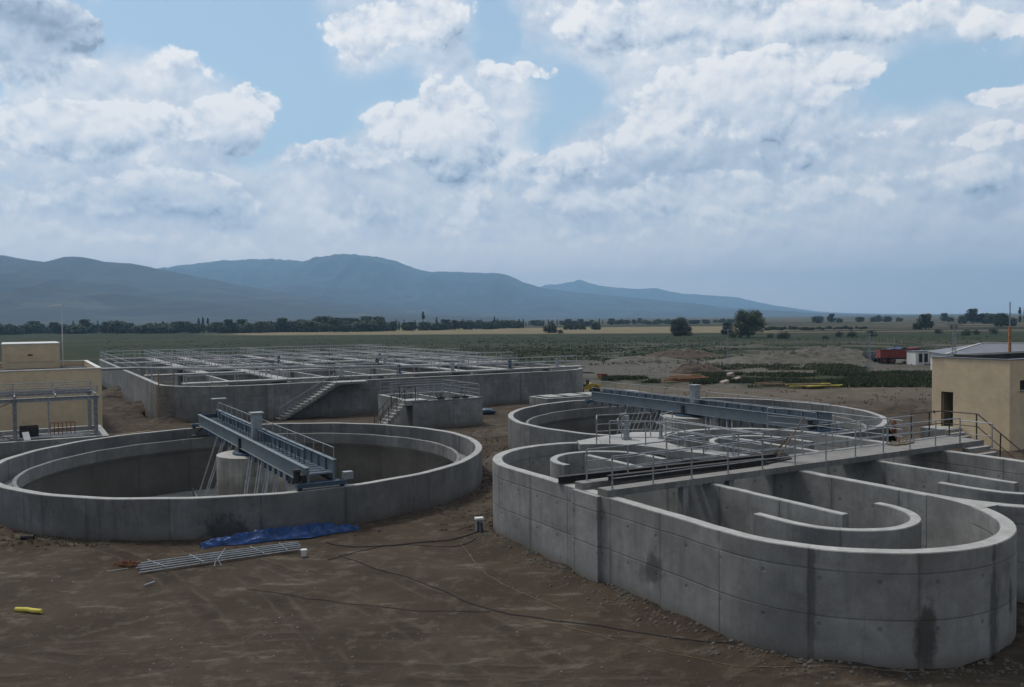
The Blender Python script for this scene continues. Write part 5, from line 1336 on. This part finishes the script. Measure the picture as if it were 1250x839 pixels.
def layer(L, seed, gain, bias, dl, K, soft, pf, scale=4.2, lo=.0):
    off = (seed, seed*.7, -seed*.4)
    pa = t.vm('ADD', pw, off); up = (-.35*dl, .1*dl, dl)
    fa = t.noise(pa, scale, 6, .55); fl = t.noise(pa, scale, 2, .5); fb = t.noise(t.vm('ADD', pa, up), scale, 2, .5)
    ca = blobs(L); cb = blobs(L, t.vm('ADD', bc, (-.35*dl, dl, 0)))
    da = t.m('ADD', t.m('MULTIPLY', t.m('SUBTRACT', fa, .5), gain), t.m('ADD', ca, bias))
    db = t.m('ADD', t.m('MULTIPLY', t.m('SUBTRACT', fb, .5), gain), t.m('ADD', cb, bias))
    dl_ = t.m('ADD', t.m('MULTIPLY', t.m('SUBTRACT', fl, .5), gain), t.m('ADD', ca, bias))
    den = t.m('ADD', da, t.m('MULTIPLY', tiny, .7))
    mk = t.mr(den, 0, soft)
    lit = t.m('SUBTRACT', t.m('MINIMUM', dl_, 1.0), t.m('MINIMUM', db, 1.0))
    lit = t.m('MINIMUM', t.m('MAXIMUM', t.m('MULTIPLY', lit, K), -.13), .26)
    rim = t.m('MULTIPLY', t.mr(den, 0, .3, 1, 0), .10)
    shd = t.m('ADD', t.m('ADD', lit, rim), t.m('ADD', .56+lo, t.m('MULTIPLY', t.m('ADD', puff, t.m('MULTIPLY', finen, .12)), t.m('MULTIPLY', t.mr(den, .05, .75, 1, .38), pf*1.7))))
    return mk, shd
veil = blobs([(265, 20, 150, 75, -1.0), (200, 40, 80, 45, -.5), (350, 95, 70, 70, -.9), (385, 150, 60, 40, -.75), (330, 170, 30, 50, -.4), (455, 115, 75, 30, -.7),
               (610, 25, 45, 60, -.8), (600, 75, 25, 25, -.4), (700, 110, 62, 62, -.85), (665, 170, 55, 35, -.55), (620, 215, 25, 40, -.45), (640, 60, 40, 40, -.5),
               (1170, 85, 110, 38, -.85), (1100, 125, 90, 35, -.7), (1225, 115, 60, 35, -.8), (1120, 150, 50, 20, -.35), (18, 90, 28, 60, -.5), (15, 215, 26, 22, -.5), (400, 300, 900, 90, .7), (1000, 250, 400, 110, .6), (900, 90, 170, 120, .4), (160, 160, 190, 120, .4), (560, 200, 170, 90, .3)])
vd = t.m('ADD', t.m('ADD', veil, .74), t.m('ADD', t.m('MULTIPLY', t.m('SUBTRACT', t.noise(pw, 4.5, 8, .6), .5), 1.5), t.m('MULTIPLY', tiny, .3)))
mask = t.mr(vd, 0, .75)
sh = t.m('ADD', .62, t.m('ADD', t.m('MULTIPLY', puff, .5), t.m('MULTIPLY', t.m('SUBTRACT', t.noise(pw, 7, 4, .5), .5), .5)))
den = vd
LAY = [
 ([(10, 2, 80, 46, 1.0), (30, 60, 70, 70, .7), (95, 15, 55, 50, .8), (110, 70, 90, 50, .6), (230, 80, 60, 42, .6), (480, 42, 120, 34, 1.0), (430, 70, 45, 22, .4), (560, 15, 50, 35, .6), (590, 95, 60, 45, .7), (660, 90, 70, 26, .7), (760, 35, 130, 50, .8), (860, 60, 120, 60, .7), (1000, 30, 150, 50, .8), (1120, 35, 120, 32, .7), (1225, 42, 50, 20, .7), (1215, 130, 60, 16, .6), (315, 62, 30, 14, .2)], 0.0, 1.7, -.07, .026, .8, .15, .75, 5.5, .0),
 ([(60, 160, 110, 60, .8), (180, 150, 110, 60, .8), (300, 140, 62, 52, .9), (320, 200, 40, 40, .5), (490, 150, 95, 45, .9), (560, 130, 75, 55, .7), (570, 200, 110, 60, .7), (880, 120, 140, 60, .9), (960, 120, 110, 60, .7), (790, 160, 80, 40, .9), (720, 200, 80, 40, .9), (1000, 190, 150, 40, .6), (1220, 180, 70, 26, .8)], 3.1, 1.7, -.02, .036, .75, .13, .8, 4.5, .02),
 ([(60, 250, 110, 40, .7), (200, 230, 130, 40, .8), (300, 250, 60, 40, .6), (400, 190, 75, 26, .9), (480, 182, 50, 20, .6), (450, 250, 60, 50, .6), (560, 270, 70, 50, .6), (680, 240, 60, 36, .8), (820, 250, 130, 36, .6), (950, 250, 160, 36, .7), (1100, 235, 120, 34, .6), (1220, 240, 70, 50, .6)], 7.7, 1.7, -.05, .034, .75, .18, .7, 5.0, .0),
 ([(30, 285, 120, 26, .7), (250, 300, 200, 16, .7), (420, 268, 50, 22, .8), (540, 290, 100, 20, .6), (740, 245, 50, 26, .7), (760, 290, 130, 22, .7), (950, 290, 160, 24, .5), (1090, 260, 80, 20, .6)], 12.3, 1.6, -.08, .03, .7, .28, 0.5, 6.0, .02)]
for (L, seed, gain, bias, dl, K, soft, pf, scl, lo) in LAY:
    mk, shd = layer(L, seed, gain, bias, dl, K, soft, pf, scl, lo)
    sh = t.add('ShaderNodeMix', data_type='FLOAT') and (lambda n, a, b, f: (t.put(n.inputs[0], f), t.put(n.inputs[2], a), t.put(n.inputs[3], b), n.outputs[0])[3])(w.node_tree.nodes[-1], sh, shd, mk)
    mask = t.m('MAXIMUM', mask, mk)
tone = blobs([(15, 5, 85, 40, -.66), (95, 18, 55, 45, -.3), (235, 245, 130, 40, -.26), (120, 250, 120, 40, -.15), (445, 245, 50, 50, -.18), (430, 200, 70, 14, -.2), (790, 222, 170, 30, -.30), (900, 195, 130, 35, -.1), (680, 262, 60, 30, -.15), (820, 18, 90, 26, -.2), (1010, 185, 150, 35, -.16), (1230, 250, 90, 90, -.12), (1100, 340, 350, 60, -.15), (560, 55, 26, 34, -.22),
              (300, 120, 45, 45, .12), (130, 110, 110, 50, .1), (470, 50, 90, 35, .12), (600, 130, 100, 60, .12), (550, 200, 110, 90, .08), (390, 250, 50, 50, .14), (520, 285, 200, 30, .08)])
sh = t.m('ADD', sh, tone)
cr = t.add('ShaderNodeValToRGB'); t.put(cr.inputs[0], sh); e_ = cr.color_ramp.elements
e_[0].position = 0.0; e_[0].color = (.27, .34, .45, 1); e_[1].position = 1.0; e_[1].color = (.96, .95, .95, 1)
for p_, c_ in ((.22, (.43, .52, .64)), (.5, (.61, .68, .78)), (.75, (.79, .82, .87))):
    q = e_.new(p_); q.color = (*c_, 1)
skyc = t.mix(1.0, sky.outputs[0], (.115, .125, .125), 'MULTIPLY')
skyc = t.mix(t.mr(el, .0, .5, .85, .5), skyc, (.48, .66, .80))
cl = t.mix(mask, skyc, cr.outputs[0])
# the band near the horizon where clouds melt together
cl = t.mix(t.mr(el, .02, .13, .75, 0), cl, t.mix(t.mr(aw, -.2, .55), (1.5, 1.32, 1.22), (1.05, 1.0, 1.0)))
# unseen sky behind the camera and overhead, toned to set light on walls
back = t.mr(dy, -.35, .35, 1, 0)
cl = t.mix(t.m('MULTIPLY', back, .85), cl, (.25, .255, .265))
cl = t.mix(t.m('MULTIPLY', t.mr(dz, .45, .9), .5), cl, (.66, .67, .70))
cl = t.mix(t.mr(dz, -.02, 0, 1, 0), cl, (.2, .2, .2))
t.put(bg.inputs['Color'], cl); bg.inputs['Strength'].default_value = 1.0
w.cycles.sampling_method = 'MANUAL'; w.cycles.sample_map_resolution = 512

sd = bpy.data.lights.new('sun', 'SUN'); sd.energy = 2.1; sd.angle = radians(10); sd.color = (1.0, .95, .87)
so = bpy.data.objects.new('sun', sd); C.objects.link(so)
dirv = Vector((sin(radians(SUN_AZ))*cos(radians(SUN_EL)), cos(radians(SUN_AZ))*cos(radians(SUN_EL)), sin(radians(SUN_EL))))
so.rotation_euler = dirv.to_track_quat('Z', 'Y').to_euler(); so.location = (0, 0, 60)

# ================================================================== camera
cd = bpy.data.cameras.new('camera'); co = bpy.data.objects.new('camera', cd); C.objects.link(co); scene.camera = co
cd.sensor_fit = 'HORIZONTAL'; cd.sensor_width = 36; cd.lens = 36*F/1250; cd.clip_start = .2; cd.clip_end = 60000
R = Matrix.Rotation(pi/2-TH, 4, 'X') @ Matrix.Rotation(ROLLSIGN*ROLL, 4, 'Z') if False else Matrix.Rotation(pi/2-TH, 4, 'X') @ Matrix.Rotation(ROLL, 4, 'Z')
co.matrix_world = Matrix.Translation((0, 0, CAMH)) @ R

# look-alikes of a small group are told apart by their order across the picture
ORD = ['leftmost', 'second', 'third', 'fourth', 'fifth', 'sixth', 'seventh', 'eighth', 'ninth', 'tenth', 'eleventh', 'twelfth', 'thirteenth', 'fourteenth', 'fifteenth', 'sixteenth']
bpy.context.view_layer.update()
same = {}
for o in C.objects:
    if o.parent is None and o.get('label'): same.setdefault(o['label'], []).append(o)
for lab, L in same.items():
    if 1 < len(L) <= 16:
        L.sort(key=lambda o: o.matrix_world.translation.x/max(1, o.matrix_world.translation.y))
        for k, o in enumerate(L):
            o['label'] = lab+(', leftmost' if k == 0 else ', rightmost' if k == len(L)-1 else ', '+ORD[k]+' from left')
for o in list(bpy.data.objects):
    if '_off' in o: del o['_off']
scene.view_settings.view_transform = 'Standard'; scene.view_settings.look = 'None'; scene.view_settings.exposure = 0; scene.view_settings.gamma = 1
scene.render.engine = 'CYCLES'
scene.cycles.use_denoising = True
scene.cycles.max_bounces = 6; scene.cycles.diffuse_bounces = 3; scene.cycles.volume_bounces = 1; scene.cycles.transparent_max_bounces = 8
